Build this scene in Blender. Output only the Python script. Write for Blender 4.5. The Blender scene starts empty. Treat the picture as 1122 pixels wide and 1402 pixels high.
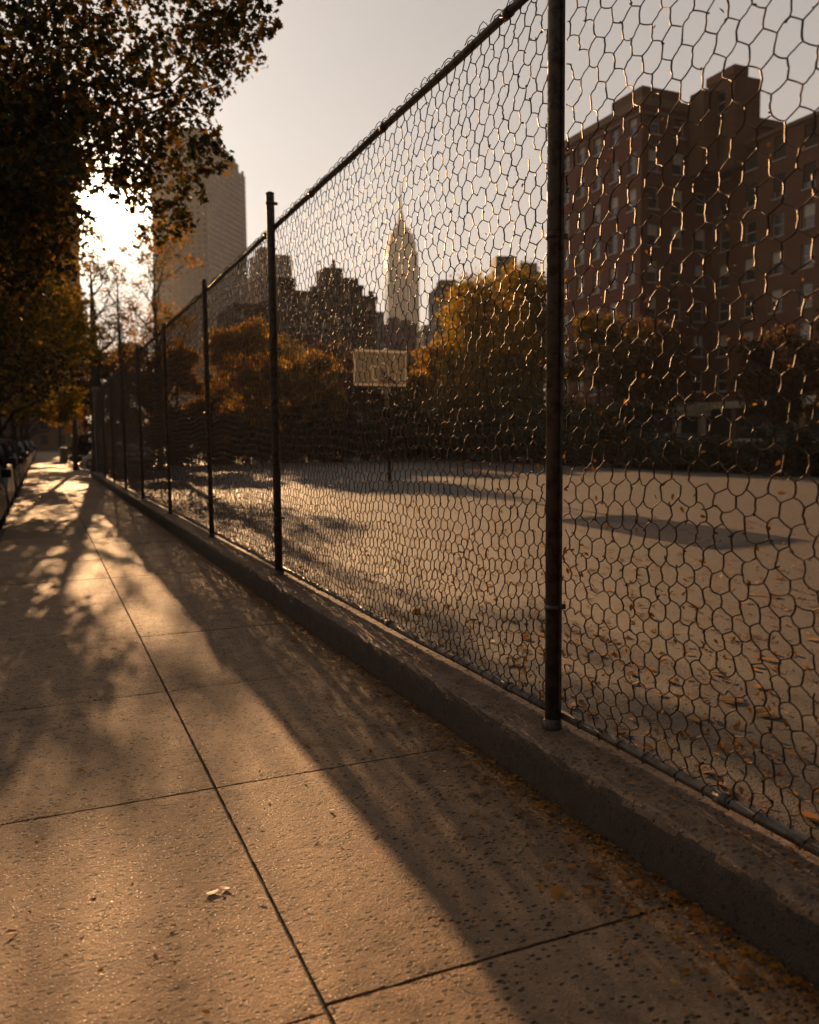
import bpy, bmesh, math, random
import numpy as np
from mathutils import Vector, Matrix
from mathutils.geometry import delaunay_2d_cdt

C = bpy.context.scene.collection
SC = bpy.context.scene
PI = math.pi
R = math.radians

# ---------------------------------------------------------------- camera
cam_d = bpy.data.cameras.new('camera'); cam = bpy.data.objects.new('camera', cam_d); C.objects.link(cam)
SC.camera = cam
cam_d.sensor_fit = 'VERTICAL'; cam_d.sensor_height = 36; cam_d.sensor_width = 36*819/1024
cam_d.lens = 36*1155/1402
cam_d.clip_start = 0.05; cam_d.clip_end = 8000
pitch, yaw, roll = R(-5.0), R(23.42), -0.010
fw = Vector((math.sin(yaw)*math.cos(pitch), math.cos(yaw)*math.cos(pitch), math.sin(pitch)))
rt = Vector((math.cos(yaw), -math.sin(yaw), 0)); up = rt.cross(fw)
rt2 = (rt*math.cos(roll)+up*math.sin(roll)).normalized(); up2 = rt2.cross(fw)
cam.matrix_world = Matrix(((rt2.x, up2.x, -fw.x, 0), (rt2.y, up2.y, -fw.y, 0), (rt2.z, up2.z, -fw.z, 1.5), (0, 0, 0, 1)))
cam_d.dof.use_dof = True; cam_d.dof.focus_distance = 4.2; cam_d.dof.aperture_fstop = 2.2

# ---------------------------------------------------------------- sun, sky, exposure
SUN_EL, SUN_AZ = R(14.1), R(4.0)          # azimuth from +Y towards +X
sdir = Vector((math.sin(SUN_AZ)*math.cos(SUN_EL), math.cos(SUN_AZ)*math.cos(SUN_EL), math.sin(SUN_EL)))
sl = bpy.data.lights.new('sun', 'SUN'); sun = bpy.data.objects.new('sun', sl); C.objects.link(sun)
sl.energy = 5.0; sl.angle = R(0.3); sl.color = (1.0, 0.575, 0.27)
sun.rotation_euler = sdir.to_track_quat('Z', 'Y').to_euler()
SC.view_settings.view_transform = 'Standard'; SC.view_settings.look = 'None'
SC.view_settings.gamma = 1; SC.view_settings.exposure = 1.32; SC.view_settings.use_curve_mapping = False

W = bpy.data.worlds.new('World'); SC.world = W; W.use_nodes = True
nt = W.node_tree; nt.nodes.clear()
def N(t, tree=None, **kw):
    n = (tree or nt).nodes.new(t)
    for k, v in kw.items(): setattr(n, k, v)
    return n
wo = N('ShaderNodeOutputWorld'); bg = N('ShaderNodeBackground')
sky = N('ShaderNodeTexSky'); sky.sky_type = 'NISHITA'; sky.sun_disc = False
sky.sun_elevation = SUN_EL; sky.sun_rotation = SUN_AZ; sky.air_density = 1.2; sky.dust_density = 2.0; sky.ozone_density = 0.6
hs = N('ShaderNodeHueSaturation'); hs.inputs['Saturation'].default_value = 0.25
mul = N('ShaderNodeMixRGB', blend_type='MULTIPLY'); mul.inputs[0].default_value = 1; mul.inputs[2].default_value = (1.0, 0.985, 0.985, 1)
gm = N('ShaderNodeGamma'); gm.inputs[1].default_value = 0.33; nt.links.new(sky.outputs[0], gm.inputs[0]); nt.links.new(gm.outputs[0], hs.inputs['Color']); nt.links.new(hs.outputs[0], mul.inputs[1])
# bright aureole of the low sun
def wm(op, a, b):
    x = N('ShaderNodeMath', operation=op)
    for i, v in ((0, a), (1, b)):
        if isinstance(v, (int, float)): x.inputs[i].default_value = v
        else: nt.links.new(v, x.inputs[i])
    return x.outputs[0]
tcw = N('ShaderNodeTexCoord'); dp = N('ShaderNodeVectorMath', operation='DOT_PRODUCT'); dp.inputs[1].default_value = tuple(sdir)
nt.links.new(tcw.outputs['Generated'], dp.inputs[0]); dd = wm('MAXIMUM', dp.outputs['Value'], 0.0)
gl = wm('ADD', wm('MULTIPLY', wm('POWER', dd, 900.0), 60.0), wm('ADD', wm('MULTIPLY', wm('POWER', dd, 220.0), 2.4), wm('MULTIPLY', wm('POWER', dd, 22.0), 0.45)))
gc = N('ShaderNodeMixRGB', blend_type='MULTIPLY'); gc.inputs[0].default_value = 1; gc.inputs[1].default_value = (1.0, 0.78, 0.52, 1); nt.links.new(gl, gc.inputs[2])
ag = N('ShaderNodeMixRGB', blend_type='ADD'); ag.inputs[0].default_value = 1; # the sky away from the sun is darker
sf = N('ShaderNodeMapRange'); sf.interpolation_type = 'SMOOTHSTEP'; sf.inputs[1].default_value = -0.35; sf.inputs[2].default_value = 0.62; sf.inputs[3].default_value = 0.22; sf.inputs[4].default_value = 1.1
nt.links.new(dp.outputs['Value'], sf.inputs[0]); m2 = N('ShaderNodeMixRGB', blend_type='MULTIPLY'); m2.inputs[0].default_value = 1
nt.links.new(mul.outputs[0], m2.inputs[1]); nt.links.new(sf.outputs[0], m2.inputs[2]); nt.links.new(m2.outputs[0], ag.inputs[1]); nt.links.new(gc.outputs[0], ag.inputs[2])
nt.links.new(ag.outputs[0], bg.inputs[0]); bg.inputs[1].default_value = 0.09
nt.links.new(bg.outputs[0], wo.inputs[0])

# ---------------------------------------------------------------- helpers
def mesh_obj(name, verts, faces, mat, parent=None, smooth=False):
    me = bpy.data.meshes.new(name)
    if isinstance(verts, np.ndarray):
        verts = verts.reshape(-1, 3)
        faces = np.asarray(faces) if not isinstance(faces, list) else faces
        if isinstance(faces, np.ndarray):
            k = faces.shape[1]; nf = len(faces)
            me.vertices.add(len(verts)); me.vertices.foreach_set('co', verts.astype(np.float32).ravel())
            me.loops.add(nf*k); me.loops.foreach_set('vertex_index', faces.astype(np.int32).ravel())
            me.polygons.add(nf); me.polygons.foreach_set('loop_start', np.arange(0, nf*k, k, dtype=np.int32))
            me.update(calc_edges=True)
        else:
            me.from_pydata(verts.tolist(), [], faces)
    else:
        me.from_pydata([tuple(v) for v in verts], [], faces)
    if isinstance(mat, (list, tuple)):
        for m_ in mat: me.materials.append(m_)
    else:
        me.materials.append(mat)
    if smooth: me.polygons.foreach_set('use_smooth', [True]*len(me.polygons))
    me.update()
    o = bpy.data.objects.new(name, me); C.objects.link(o)
    if parent: o.parent = parent
    return o

def bm_obj(name, bm, mat, parent=None, smooth=False):
    me = bpy.data.meshes.new(name); bm.normal_update(); bm.to_mesh(me); bm.free()
    if isinstance(mat, (list, tuple)):
        for m_ in mat: me.materials.append(m_)
    else: me.materials.append(mat)
    if smooth: me.polygons.foreach_set('use_smooth', [True]*len(me.polygons))
    o = bpy.data.objects.new(name, me); C.objects.link(o)
    if parent: o.parent = parent
    return o

def tag(o, label=None, cat=None, group=None, kind=None):
    if label: o['label'] = label
    if cat: o['category'] = cat
    if group: o['group'] = group
    if kind: o['kind'] = kind
    return o

def empty(name, loc=(0, 0, 0), rz=0.0, label=None, cat=None, group=None):
    o = bpy.data.objects.new(name, None); C.objects.link(o); o.location = loc; o.rotation_euler = (0, 0, rz)
    o.empty_display_size = 0.3
    return tag(o, label, cat, group)

def copy_tree(o, parent=None):
    c = o.copy(); C.objects.link(c)
    if parent: c.parent = parent
    for ch in list(o.children): copy_tree(ch, c)
    return c

def box(bm, x0, x1, y0, y1, z0, z1, bevel=0.0, M=None, mi=0):
    vs = [bm.verts.new((x, y, z)) for x in (x0, x1) for y in (y0, y1) for z in (z0, z1)]
    if M is not None:
        for v in vs: v.co = M @ v.co
    q = [(0, 1, 3, 2), (4, 6, 7, 5), (0, 4, 5, 1), (2, 3, 7, 6), (0, 2, 6, 4), (1, 5, 7, 3)]
    fs = [bm.faces.new([vs[i] for i in f]) for f in q]
    for f in fs: f.material_index = mi
    if bevel > 0:
        es = list({e for f in fs for e in f.edges})
        bmesh.ops.bevel(bm, geom=es, offset=bevel, segments=2, affect='EDGES', profile=0.7)
    return fs

def tube(bm, pts, radii, n=8, cap=True, mi=0):
    """tapered tube along a 3-D polyline"""
    pts = [Vector(p) for p in pts]
    if not hasattr(radii, '__len__'): radii = [radii]*len(pts)
    rings = []; ref = None
    for i, p in enumerate(pts):
        t = (pts[min(i+1, len(pts)-1)]-pts[max(i-1, 0)]).normalized()
        if ref is None:
            ref = t.orthogonal().normalized()
        ref = (ref - t*ref.dot(t)).normalized(); b = t.cross(ref)
        rings.append([bm.verts.new(p+(ref*math.cos(2*PI*k/n)+b*math.sin(2*PI*k/n))*radii[i]) for k in range(n)])
    for a, b in zip(rings, rings[1:]):
        for k in range(n):
            f = bm.faces.new((a[k], a[(k+1) % n], b[(k+1) % n], b[k])); f.material_index = mi; f.smooth = True
    if cap:
        bm.faces.new(rings[0][::-1]).material_index = mi; bm.faces.new(rings[-1]).material_index = mi

# ---------------------------------------------------------------- materials
def mat(name, base, rough=0.7, metal=0.0, spec=0.5, noise=None, bump=None, var=None):
    """noise=(scale, colour2, contrast_lo, contrast_hi); bump=(scale, strength, distance)"""
    m = bpy.data.materials.new(name); m.use_nodes = True; t = m.node_tree; b = t.nodes['Principled BSDF']
    b.inputs['Base Color'].default_value = (*base, 1); b.inputs['Roughness'].default_value = rough
    b.inputs['Metallic'].default_value = metal; b.inputs['Specular IOR Level'].default_value = spec
    tc = N('ShaderNodeTexCoord', t)
    if noise:
        n = N('ShaderNodeTexNoise', t); n.inputs['Scale'].default_value = noise[0]; n.inputs['Detail'].default_value = 6
        n.inputs['Roughness'].default_value = 0.65
        r = N('ShaderNodeMapRange', t); r.inputs[1].default_value = noise[2]; r.inputs[2].default_value = noise[3]
        mx = N('ShaderNodeMixRGB', t); mx.inputs[1].default_value = (*base, 1); mx.inputs[2].default_value = (*noise[1], 1)
        t.links.new(tc.outputs['Object'], n.inputs['Vector']); t.links.new(n.outputs[0], r.inputs[0])
        t.links.new(r.outputs[0], mx.inputs[0]); t.links.new(mx.outputs[0], b.inputs['Base Color'])
    if bump:
        n2 = N('ShaderNodeTexNoise', t); n2.inputs['Scale'].default_value = bump[0]; n2.inputs['Detail'].default_value = 5
        bp = N('ShaderNodeBump', t); bp.inputs['Strength'].default_value = bump[1]; bp.inputs['Distance'].default_value = bump[2]
        t.links.new(tc.outputs['Object'], n2.inputs['Vector']); t.links.new(n2.outputs[0], bp.inputs['Height'])
        t.links.new(bp.outputs[0], b.inputs['Normal'])
    return m

def concrete(name, base, dark, grain=1.0, pits=True, rough=0.62, pit_scale=38.0, bump_d=0.004, stain=(0.09, 0.06, 0.04), pitamt=1.0, gum=False):
    m = bpy.data.materials.new(name); m.use_nodes = True; t = m.node_tree; b = t.nodes['Principled BSDF']; L = t.links.new
    tc = N('ShaderNodeTexCoord', t)
    def noise(scale, det=5, ro=0.6):
        n = N('ShaderNodeTexNoise', t); n.inputs['Scale'].default_value = scale; n.inputs['Detail'].default_value = det
        n.inputs['Roughness'].default_value = ro; L(tc.outputs['Object'], n.inputs['Vector']); return n
    def mrange(src, a, c, d=0.0, e=1.0):
        r = N('ShaderNodeMapRange', t); r.inputs[1].default_value = a; r.inputs[2].default_value = c
        r.inputs[3].default_value = d; r.inputs[4].default_value = e; L(src, r.inputs[0]); return r.outputs[0]
    def mix(f, c1, c2, blend='MIX'):
        x = N('ShaderNodeMixRGB', t, blend_type=blend)
        for i, v in ((0, f), (1, c1), (2, c2)):
            if isinstance(v, (int, float)): x.inputs[i].default_value = v
            elif isinstance(v, tuple): x.inputs[i].default_value = (*v, 1)
            else: L(v, x.inputs[i])
        return x.outputs[0]
    def math_(op, a, c):
        x = N('ShaderNodeMath', t, operation=op)
        for i, v in ((0, a), (1, c)):
            if isinstance(v, (int, float)): x.inputs[i].default_value = v
            else: L(v, x.inputs[i])
        return x.outputs[0]
    big = noise(0.9, 6, 0.6); mid = noise(9, 6, 0.7); fine = noise(130, 4, 0.7); med = noise(45, 4, 0.6)
    col = mix(mrange(mid.outputs[0], 0.35, 0.7), base, dark)
    col = mix(mrange(big.outputs[0], 0.50, 0.72, 0, 0.55), col, stain)
    col = mix(mrange(fine.outputs[0], 0.42, 0.62, 0, 0.5), col, tuple(min(1, c*1.5) for c in base))
    h = math_('ADD', math_('MULTIPLY', fine.outputs[0], 0.9*grain), math_('MULTIPLY', med.outputs[0], 0.9*grain))
    if pits:
        # small elongated pits and dark grit, random in size
        mp = N('ShaderNodeMapping', t); mp.inputs['Scale'].default_value = (0.75, 1.25, 1.0); mp.inputs['Rotation'].default_value = (0, 0, 0.6); L(tc.outputs['Object'], mp.inputs[0])
        v = N('ShaderNodeTexVoronoi', t); v.inputs['Scale'].default_value = pit_scale; v.inputs['Randomness'].default_value = 1
        wv = mix(0.010, mp.outputs[0], noise(60, 2).outputs['Color']); L(wv, v.inputs['Vector'])
        sep = N('ShaderNodeSeparateColor', t); L(v.outputs['Color'], sep.inputs[0])
        size = mrange(sep.outputs[0], 0.05, 1.0, 0.10, 0.37)
        d = math_('SUBTRACT', v.outputs['Distance'], size)
        pit = mrange(d, -0.05, 0.05, 1.0, 0.0)
        gate = math_('GREATER_THAN', sep.outputs[1], 0.12)
        pit = math_('MULTIPLY', math_('MULTIPLY', pit, gate), pitamt)
        col = mix(math_('MULTIPLY', pit, 0.96), col, (0.014, 0.010, 0.008))
        h = math_('SUBTRACT', h, math_('MULTIPLY', pit, 1.8))
        if gum:
            gi = N('ShaderNodeNewGeometry', t); col = mix(1.0, col, mix(mrange(gi.outputs['Random Per Island'], 0, 1), (0.80, 0.79, 0.78), (1.08, 1.06, 1.04)), 'MULTIPLY')
            v3 = N('ShaderNodeTexVoronoi', t); v3.inputs['Scale'].default_value = 2.6; L(mix(0.02, tc.outputs['Object'], noise(14, 2).outputs['Color']), v3.inputs['Vector'])
            s3 = N('ShaderNodeSeparateColor', t); L(v3.outputs['Color'], s3.inputs[0])
            gm_ = math_('MULTIPLY', mrange(v3.outputs['Distance'], 0.05, 0.075, 1, 0), math_('GREATER_THAN', s3.outputs[0], 0.45)); col = mix(math_('MULTIPLY', gm_, 0.6), col, (0.05, 0.04, 0.032))
            cr = noise(1.7, 5, 0.55); ck = mrange(math_('ABSOLUTE', math_('SUBTRACT', cr.outputs[0], 0.53), 0), 0.0, 0.0028, 1, 0)
            ck = math_('MULTIPLY', ck, mrange(noise(0.55, 2).outputs[0], 0.56, 0.60)); col = mix(math_('MULTIPLY', ck, 0.8), col, (0.02, 0.015, 0.01)); h = math_('SUBTRACT', h, math_('MULTIPLY', ck, 1.5))
            wt = noise(3.2, 6, 0.7); col = mix(mrange(wt.outputs[0], 0.52, 0.68, 0, 0.6), col, (0.12, 0.082, 0.055))
        # pale raised stones
        v2 = N('ShaderNodeTexVoronoi', t); v2.inputs['Scale'].default_value = 75; L(tc.outputs['Object'], v2.inputs['Vector'])
        s2 = N('ShaderNodeSeparateColor', t); L(v2.outputs['Color'], s2.inputs[0])
        st = math_('MULTIPLY', mrange(v2.outputs['Distance'], 0.12, 0.30, 1.0, 0.0), math_('GREATER_THAN', s2.outputs[0], 0.5))
        col = mix(math_('MULTIPLY', st, 0.75), col, tuple(min(1, c*2.4) for c in base))
        h = math_('ADD', h, math_('MULTIPLY', st, 1.3))
        L(mix(math_('MULTIPLY', st, 1.0), (rough,)*3, (0.14,)*3), b.inputs['Roughness'])
    else:
        b.inputs['Roughness'].default_value = rough
    L(col, b.inputs['Base Color'])
    bp = N('ShaderNodeBump', t); bp.inputs['Strength'].default_value = 1.0; bp.inputs['Distance'].default_value = bump_d
    L(h, bp.inputs['Height']); L(bp.outputs[0], b.inputs['Normal'])
    b.inputs['Specular IOR Level'].default_value = 0.3
    return m

def leafmat(name, cols, trans=0.5, rough=0.55):
    """diffuse + translucent leaves, colour random per leaf"""
    m = bpy.data.materials.new(name); m.use_nodes = True; t = m.node_tree; L = t.links.new; t.nodes.clear()
    out = N('ShaderNodeOutputMaterial', t); g = N('ShaderNodeNewGeometry', t)
    ramp = N('ShaderNodeValToRGB', t); ramp.color_ramp.interpolation = 'LINEAR'
    els = ramp.color_ramp.elements
    while len(els) < len(cols): els.new(0.5)
    for i, c in enumerate(cols):
        els[i].position = i/max(1, len(cols)-1); els[i].color = (*c, 1)
    L(g.outputs['Random Per Island'], ramp.inputs[0])
    p = N('ShaderNodeBsdfPrincipled', t); p.inputs['Roughness'].default_value = rough; p.inputs['Specular IOR Level'].default_value = 0.25
    tr = N('ShaderNodeBsdfTranslucent', t); mx = N('ShaderNodeMixShader', t); mx.inputs[0].default_value = trans
    br = N('ShaderNodeMixRGB', t, blend_type='MULTIPLY'); br.inputs[0].default_value = 1; br.inputs[2].default_value = (0.95, 0.86, 0.36, 1)
    L(ramp.outputs[0], p.inputs['Base Color']); L(ramp.outputs[0], br.inputs[1]); L(br.outputs[0], tr.inputs[0])
    L(p.outputs[0], mx.inputs[1]); L(tr.outputs[0], mx.inputs[2]); L(mx.outputs[0], out.inputs[0])
    return m

def brick(name, c1, c2, mortar, scale=1.0):
    m = bpy.data.materials.new(name); m.use_nodes = True; t = m.node_tree; b = t.nodes['Principled BSDF']; L = t.links.new
    tc = N('ShaderNodeTexCoord', t); sx = N('ShaderNodeSeparateXYZ', t); cb = N('ShaderNodeCombineXYZ', t); ad = N('ShaderNodeMath', t, operation='ADD')
    L(tc.outputs['Object'], sx.inputs[0]); L(sx.outputs[0], ad.inputs[0]); L(sx.outputs[1], ad.inputs[1]); L(ad.outputs[0], cb.inputs[0]); L(sx.outputs[2], cb.inputs[1])
    bt = N('ShaderNodeTexBrick', t); bt.inputs['Scale'].default_value = scale; bt.inputs['Brick Width'].default_value = 0.23; bt.inputs['Row Height'].default_value = 0.075
    bt.inputs['Mortar Size'].default_value = 0.008; bt.inputs['Color1'].default_value = (*c1, 1); bt.inputs['Color2'].default_value = (*c2, 1); bt.inputs['Mortar'].default_value = (*mortar, 1)
    L(cb.outputs[0], bt.inputs['Vector'])
    n = N('ShaderNodeTexNoise', t); n.inputs['Scale'].default_value = 0.5; n.inputs['Detail'].default_value = 6; L(tc.outputs['Object'], n.inputs['Vector'])
    r = N('ShaderNodeMapRange', t); r.inputs[1].default_value = 0.35; r.inputs[2].default_value = 0.7; r.inputs[4].default_value = 0.6; L(n.outputs[0], r.inputs[0])
    mx = N('ShaderNodeMixRGB', t); mx.inputs[2].default_value = (c1[0]*0.5, c1[1]*0.5, c1[2]*0.55, 1)
    L(r.outputs[0], mx.inputs[0]); L(bt.outputs[0], mx.inputs[1]); L(mx.outputs[0], b.inputs['Base Color']); b.inputs['Roughness'].default_value = 0.85
    bp = N('ShaderNodeBump', t); bp.inputs['Strength'].default_value = 0.4; bp.inputs['Distance'].default_value = 0.01; L(bt.outputs[1], bp.inputs['Height']); bp.invert = True
    L(bp.outputs[0], b.inputs['Normal'])
    return m

M = {}
M['side'] = concrete('sidewalk_concrete', (0.37, 0.24, 0.142), (0.19, 0.122, 0.073), gum=True, pit_scale=46, bump_d=0.014, rough=0.72)
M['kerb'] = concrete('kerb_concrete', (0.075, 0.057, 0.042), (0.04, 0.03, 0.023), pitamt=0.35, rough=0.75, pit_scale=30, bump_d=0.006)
M['kerb_top'] = concrete('sunlit_kerb_top', (0.27, 0.18, 0.115), (0.07, 0.05, 0.036), pitamt=0.6, rough=0.7, pit_scale=40, bump_d=0.012)  # top paler than the face: sun and shade put into their colours
M['joint'] = mat('joint_dirt', (0.02, 0.015, 0.011), 0.95, bump=(80, 0.8, 0.01))
M['court'] = concrete('court_asphalt', (0.076, 0.056, 0.040), (0.028, 0.021, 0.016), pitamt=0.8, bump_d=0.01, pit_scale=55, rough=0.6, stain=(0.08, 0.06, 0.045))
M['asphalt'] = mat('road_asphalt', (0.05, 0.044, 0.038), 0.8, noise=(3, (0.03, 0.027, 0.024), 0.4, 0.6), bump=(200, 0.5, 0.006))
M['ground'] = mat('ground_dirt', (0.08, 0.066, 0.05), 0.9, noise=(0.2, (0.05, 0.042, 0.03), 0.4, 0.6), bump=(4, 0.5, 0.05))
M['paint'] = mat('worn_line_paint', (0.40, 0.36, 0.30), 0.7, noise=(14, (0.17, 0.135, 0.105), 0.42, 0.56))
M['steel'] = mat('weathered_steel', (0.12, 0.105, 0.09), 0.5, metal=0.5, noise=(22, (0.06, 0.04, 0.028), 0.45, 0.62), bump=(60, 0.35, 0.002))
M['wire'] = mat('rusty_wire', (0.065, 0.038, 0.022), 0.5, metal=0.6, noise=(30, (0.07, 0.035, 0.018), 0.42, 0.6), bump=(300, 0.5, 0.0006))
M['bark'] = mat('bark', (0.055, 0.042, 0.032), 0.9, noise=(6, (0.03, 0.022, 0.017), 0.4, 0.6), bump=(18, 0.9, 0.03))
M['leaf_near'] = leafmat('dark_autumn_leaves', [(0.025, 0.032, 0.010), (0.04, 0.04, 0.011), (0.06, 0.048, 0.011), (0.30, 0.15, 0.015)], 0.30)
M['leaf_gold'] = leafmat('golden_leaves', [(0.10, 0.09, 0.012), (0.22, 0.15, 0.014), (0.40, 0.22, 0.016), (0.42, 0.17, 0.012)], 0.6)
M['leaf_olive'] = leafmat('olive_gold_leaves', [(0.07, 0.07, 0.012), (0.16, 0.12, 0.014), (0.32, 0.19, 0.016), (0.14, 0.09, 0.014)], 0.55)
M['leaf_big'] = leafmat('mixed_olive_gold_leaves', [(0.07, 0.07, 0.012), (0.20, 0.16, 0.014), (0.42, 0.27, 0.016), (0.55, 0.28, 0.014)], 0.6)
M['leaf_rust'] = leafmat('rust_leaves', [(0.04, 0.035, 0.014), (0.07, 0.04, 0.014), (0.15, 0.055, 0.014), (0.2, 0.09, 0.016)], 0.4)
M['leaf_dark'] = leafmat('dark_bush_leaves', [(0.018, 0.02, 0.01), (0.028, 0.028, 0.012), (0.05, 0.038, 0.012)], 0.25)
M['litter'] = leafmat('fallen_leaf', [(0.12, 0.055, 0.02), (0.32, 0.13, 0.02), (0.5, 0.23, 0.03), (0.2, 0.08, 0.02)], 0.4)
M['paleleaf'] = mat('pale_dry_leaf', (0.5, 0.40, 0.29), 0.6, noise=(90, (0.3, 0.2, 0.12), 0.45, 0.7))
M['brick'] = brick('red_brick', (0.22, 0.058, 0.03), (0.13, 0.038, 0.02), (0.14, 0.09, 0.065))
M['brick_b'] = brick('brown_brick', (0.24, 0.10, 0.05), (0.16, 0.068, 0.036), (0.16, 0.105, 0.075))
M['brick_d'] = brick('dark_brick', (0.10, 0.058, 0.038), (0.075, 0.045, 0.03), (0.11, 0.085, 0.065))
M['stone'] = mat('limestone', (0.22, 0.20, 0.175), 0.85, noise=(0.05, (0.17, 0.155, 0.135), 0.4, 0.6))
M['stone_g'] = mat('grey_stone', (0.27, 0.24, 0.20), 0.85, noise=(0.2, (0.18, 0.16, 0.135), 0.4, 0.6))
M['stone_b'] = mat('brown_stone', (0.25, 0.155, 0.088), 0.85, noise=(0.1, (0.18, 0.112, 0.064), 0.4, 0.6))
M['glass'] = mat('window_glass', (0.035, 0.038, 0.042), 0.12, spec=0.8)
M['frame'] = mat('window_frame_paint', (0.6, 0.55, 0.48), 0.6)
M['blind'] = mat('window_blind', (0.62, 0.57, 0.5), 0.8)
M['dark'] = mat('dark_void', (0.02, 0.018, 0.016), 0.8)
M['roof'] = mat('roof_tar', (0.06, 0.052, 0.045), 0.9)
M['cream'] = mat('cream_plaster', (0.72, 0.62, 0.48), 0.8, noise=(2, (0.5, 0.42, 0.32), 0.4, 0.65))
M['board'] = mat('backboard_face', (0.50, 0.43, 0.35), 0.5, noise=(5, (0.36, 0.31, 0.25), 0.4, 0.6))
def acrylic(name, col, clear, glow):
    m = bpy.data.materials.new(name); m.use_nodes = True; t = m.node_tree; L = t.links.new; t.nodes.clear()
    o = N('ShaderNodeOutputMaterial', t); d = N('ShaderNodeBsdfDiffuse', t); tl = N('ShaderNodeBsdfTranslucent', t); tp = N('ShaderNodeBsdfTransparent', t)
    d.inputs[0].default_value = (*col, 1); tl.inputs[0].default_value = (*col, 1)
    a = N('ShaderNodeMixShader', t); a.inputs[0].default_value = glow; b = N('ShaderNodeMixShader', t); b.inputs[0].default_value = clear
    L(d.outputs[0], a.inputs[1]); L(tl.outputs[0], a.inputs[2]); L(a.outputs[0], b.inputs[1]); L(tp.outputs[0], b.inputs[2]); L(b.outputs[0], o.inputs[0]); return m
M['board'] = acrylic('smoky_acrylic', (0.15, 0.135, 0.115), 0.42, 0.35)
M['board_white'] = acrylic('white_acrylic_edge', (0.85, 0.78, 0.68), 0.0, 0.5)
M['white'] = mat('white_paint', (0.62, 0.55, 0.46), 0.6, noise=(18, (0.35, 0.29, 0.23), 0.5, 0.65))
M['rim'] = mat('orange_rim', (0.5, 0.12, 0.03), 0.4, metal=0.3)
M['tyre'] = mat('tyre_rubber', (0.018, 0.018, 0.018), 0.8)
M['alloy'] = mat('wheel_alloy', (0.35, 0.34, 0.33), 0.3, metal=0.9)
M['carglass'] = mat('car_glass', (0.012, 0.012, 0.014), 0.05, spec=0.9)
M['tail'] = mat('tail_lamp', (0.30, 0.015, 0.01), 0.2)
M['lamp'] = mat('head_lamp', (0.6, 0.58, 0.55), 0.15)
M['sign'] = mat('orange_sign', (0.65, 0.25, 0.03), 0.5)
M['bin'] = mat('grey_bin', (0.22, 0.21, 0.19), 0.6, noise=(6, (0.15, 0.14, 0.13), 0.4, 0.6))
def carpaint(n, c):
    m = mat(n, c, 0.5, spec=0.12); m.node_tree.nodes['Principled BSDF'].inputs['Coat Weight'].default_value = 0.06
    m.node_tree.nodes['Principled BSDF'].inputs['Coat Roughness'].default_value = 0.25; return m
PAINT = [carpaint('black_paint', (0.012, 0.012, 0.013)), carpaint('charcoal_paint', (0.04, 0.04, 0.042)), carpaint('dark_red_paint', (0.13, 0.012, 0.01)),
         carpaint('silver_paint', (0.30, 0.29, 0.28)), carpaint('navy_paint', (0.015, 0.02, 0.04)), carpaint('pale_paint', (0.55, 0.52, 0.47))]

# ---------------------------------------------------------------- ground, road, pavement, court
bm = bmesh.new(); box(bm, -3000, 3000, -300, 5000, -0.6, -0.20); tag(bm_obj('ground', bm, M['ground']), kind='structure')
bm = bmesh.new(); box(bm, -9.5, -0.72, -60, 400, -0.199, -0.13); tag(bm_obj('road', bm, M['asphalt']), kind='structure')

def slabs():
    """pavement slabs with real open joints, edges slightly wavy"""
    rnd = random.Random(5); V = []; F = []
    xs = [(-0.645, 0.617), (0.63, 1.86)]
    ys = [2.045+1.545*k for k in range(-4, 84)]
    for r in range(len(ys)-1):
        for c, (x0, x1) in enumerate(xs):
            off = (-0.035 if (c == 0 and r == 4) else 0.0)
            y0 = ys[r]+0.006+(-0.03 if (c == 0 and r == 4) else 0.0); y1 = ys[r+1]-0.006+(-0.03 if (c == 0 and r == 3) else 0.0)
            near = ys[r] < 9
            nx, ny = (26, 32) if near else (2, 2)
            tz = rnd.uniform(-0.0015, 0.0015)
            def P(i, j, b):
                u, v = i/nx, j/ny
                x = x0+(x1-x0)*u; y = y0+(y1-y0)*v; z = tz
                e = 0
                if i == 0 or i == nx or j == 0 or j == ny: e = 1
                if near and e and b == 0:
                    if i in (0, nx): x += rnd.uniform(-0.0016, 0.0016)
                    if j in (0, ny): y += rnd.uniform(-0.0016, 0.0016)
                    z -= 0.002+rnd.random()*0.002
                elif near and b == 0: z += rnd.uniform(-0.0006, 0.0006)
                if b: z = -0.05
                return (x, y, z)
            base = len(V); idx = {}
            for i in range(nx+1):
                for j in range(ny+1):
                    idx[(i, j)] = len(V); V.append(P(i, j, 0))
            for i in range(nx):
                for j in range(ny):
                    F.append((idx[(i, j)], idx[(i+1, j)], idx[(i+1, j+1)], idx[(i, j+1)]))
            ring = [(i, 0) for i in range(nx)]+[(nx, j) for j in range(ny)]+[(i, ny) for i in range(nx, 0, -1)]+[(0, j) for j in range(ny, 0, -1)]
            low = []
            for k in ring:
                x, y, z = V[idx[k]]; low.append(len(V)); V.append((x, y, -0.05))
            n = len(ring)
            for k in range(n):
                F.append((idx[ring[k]], low[k], low[(k+1) % n], idx[ring[(k+1) % n]]))
    return V, F
V, F = slabs()
tag(mesh_obj('sidewalk', V, F, M['side']), kind='structure')
bm = bmesh.new(); box(bm, -0.645, 1.86, -6, 131, -0.199, -0.014); tag(bm_obj('sidewalk_bed', bm, M['joint']), kind='structure')
bm = bmesh.new(); y = -5.0
while y < 120:
    box(bm, -0.72, -0.652, y, y+1.99, -0.199, -0.004, bevel=0.012); y += 2.0
tag(bm_obj('road_kerb', bm, M['kerb']), kind='structure')
bm = bmesh.new(); box(bm, 2.24, 24.5, -12, 51.4, -0.199, 0.02, bevel=0.0); tag(bm_obj('court', bm, M['court']), kind='structure')
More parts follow.
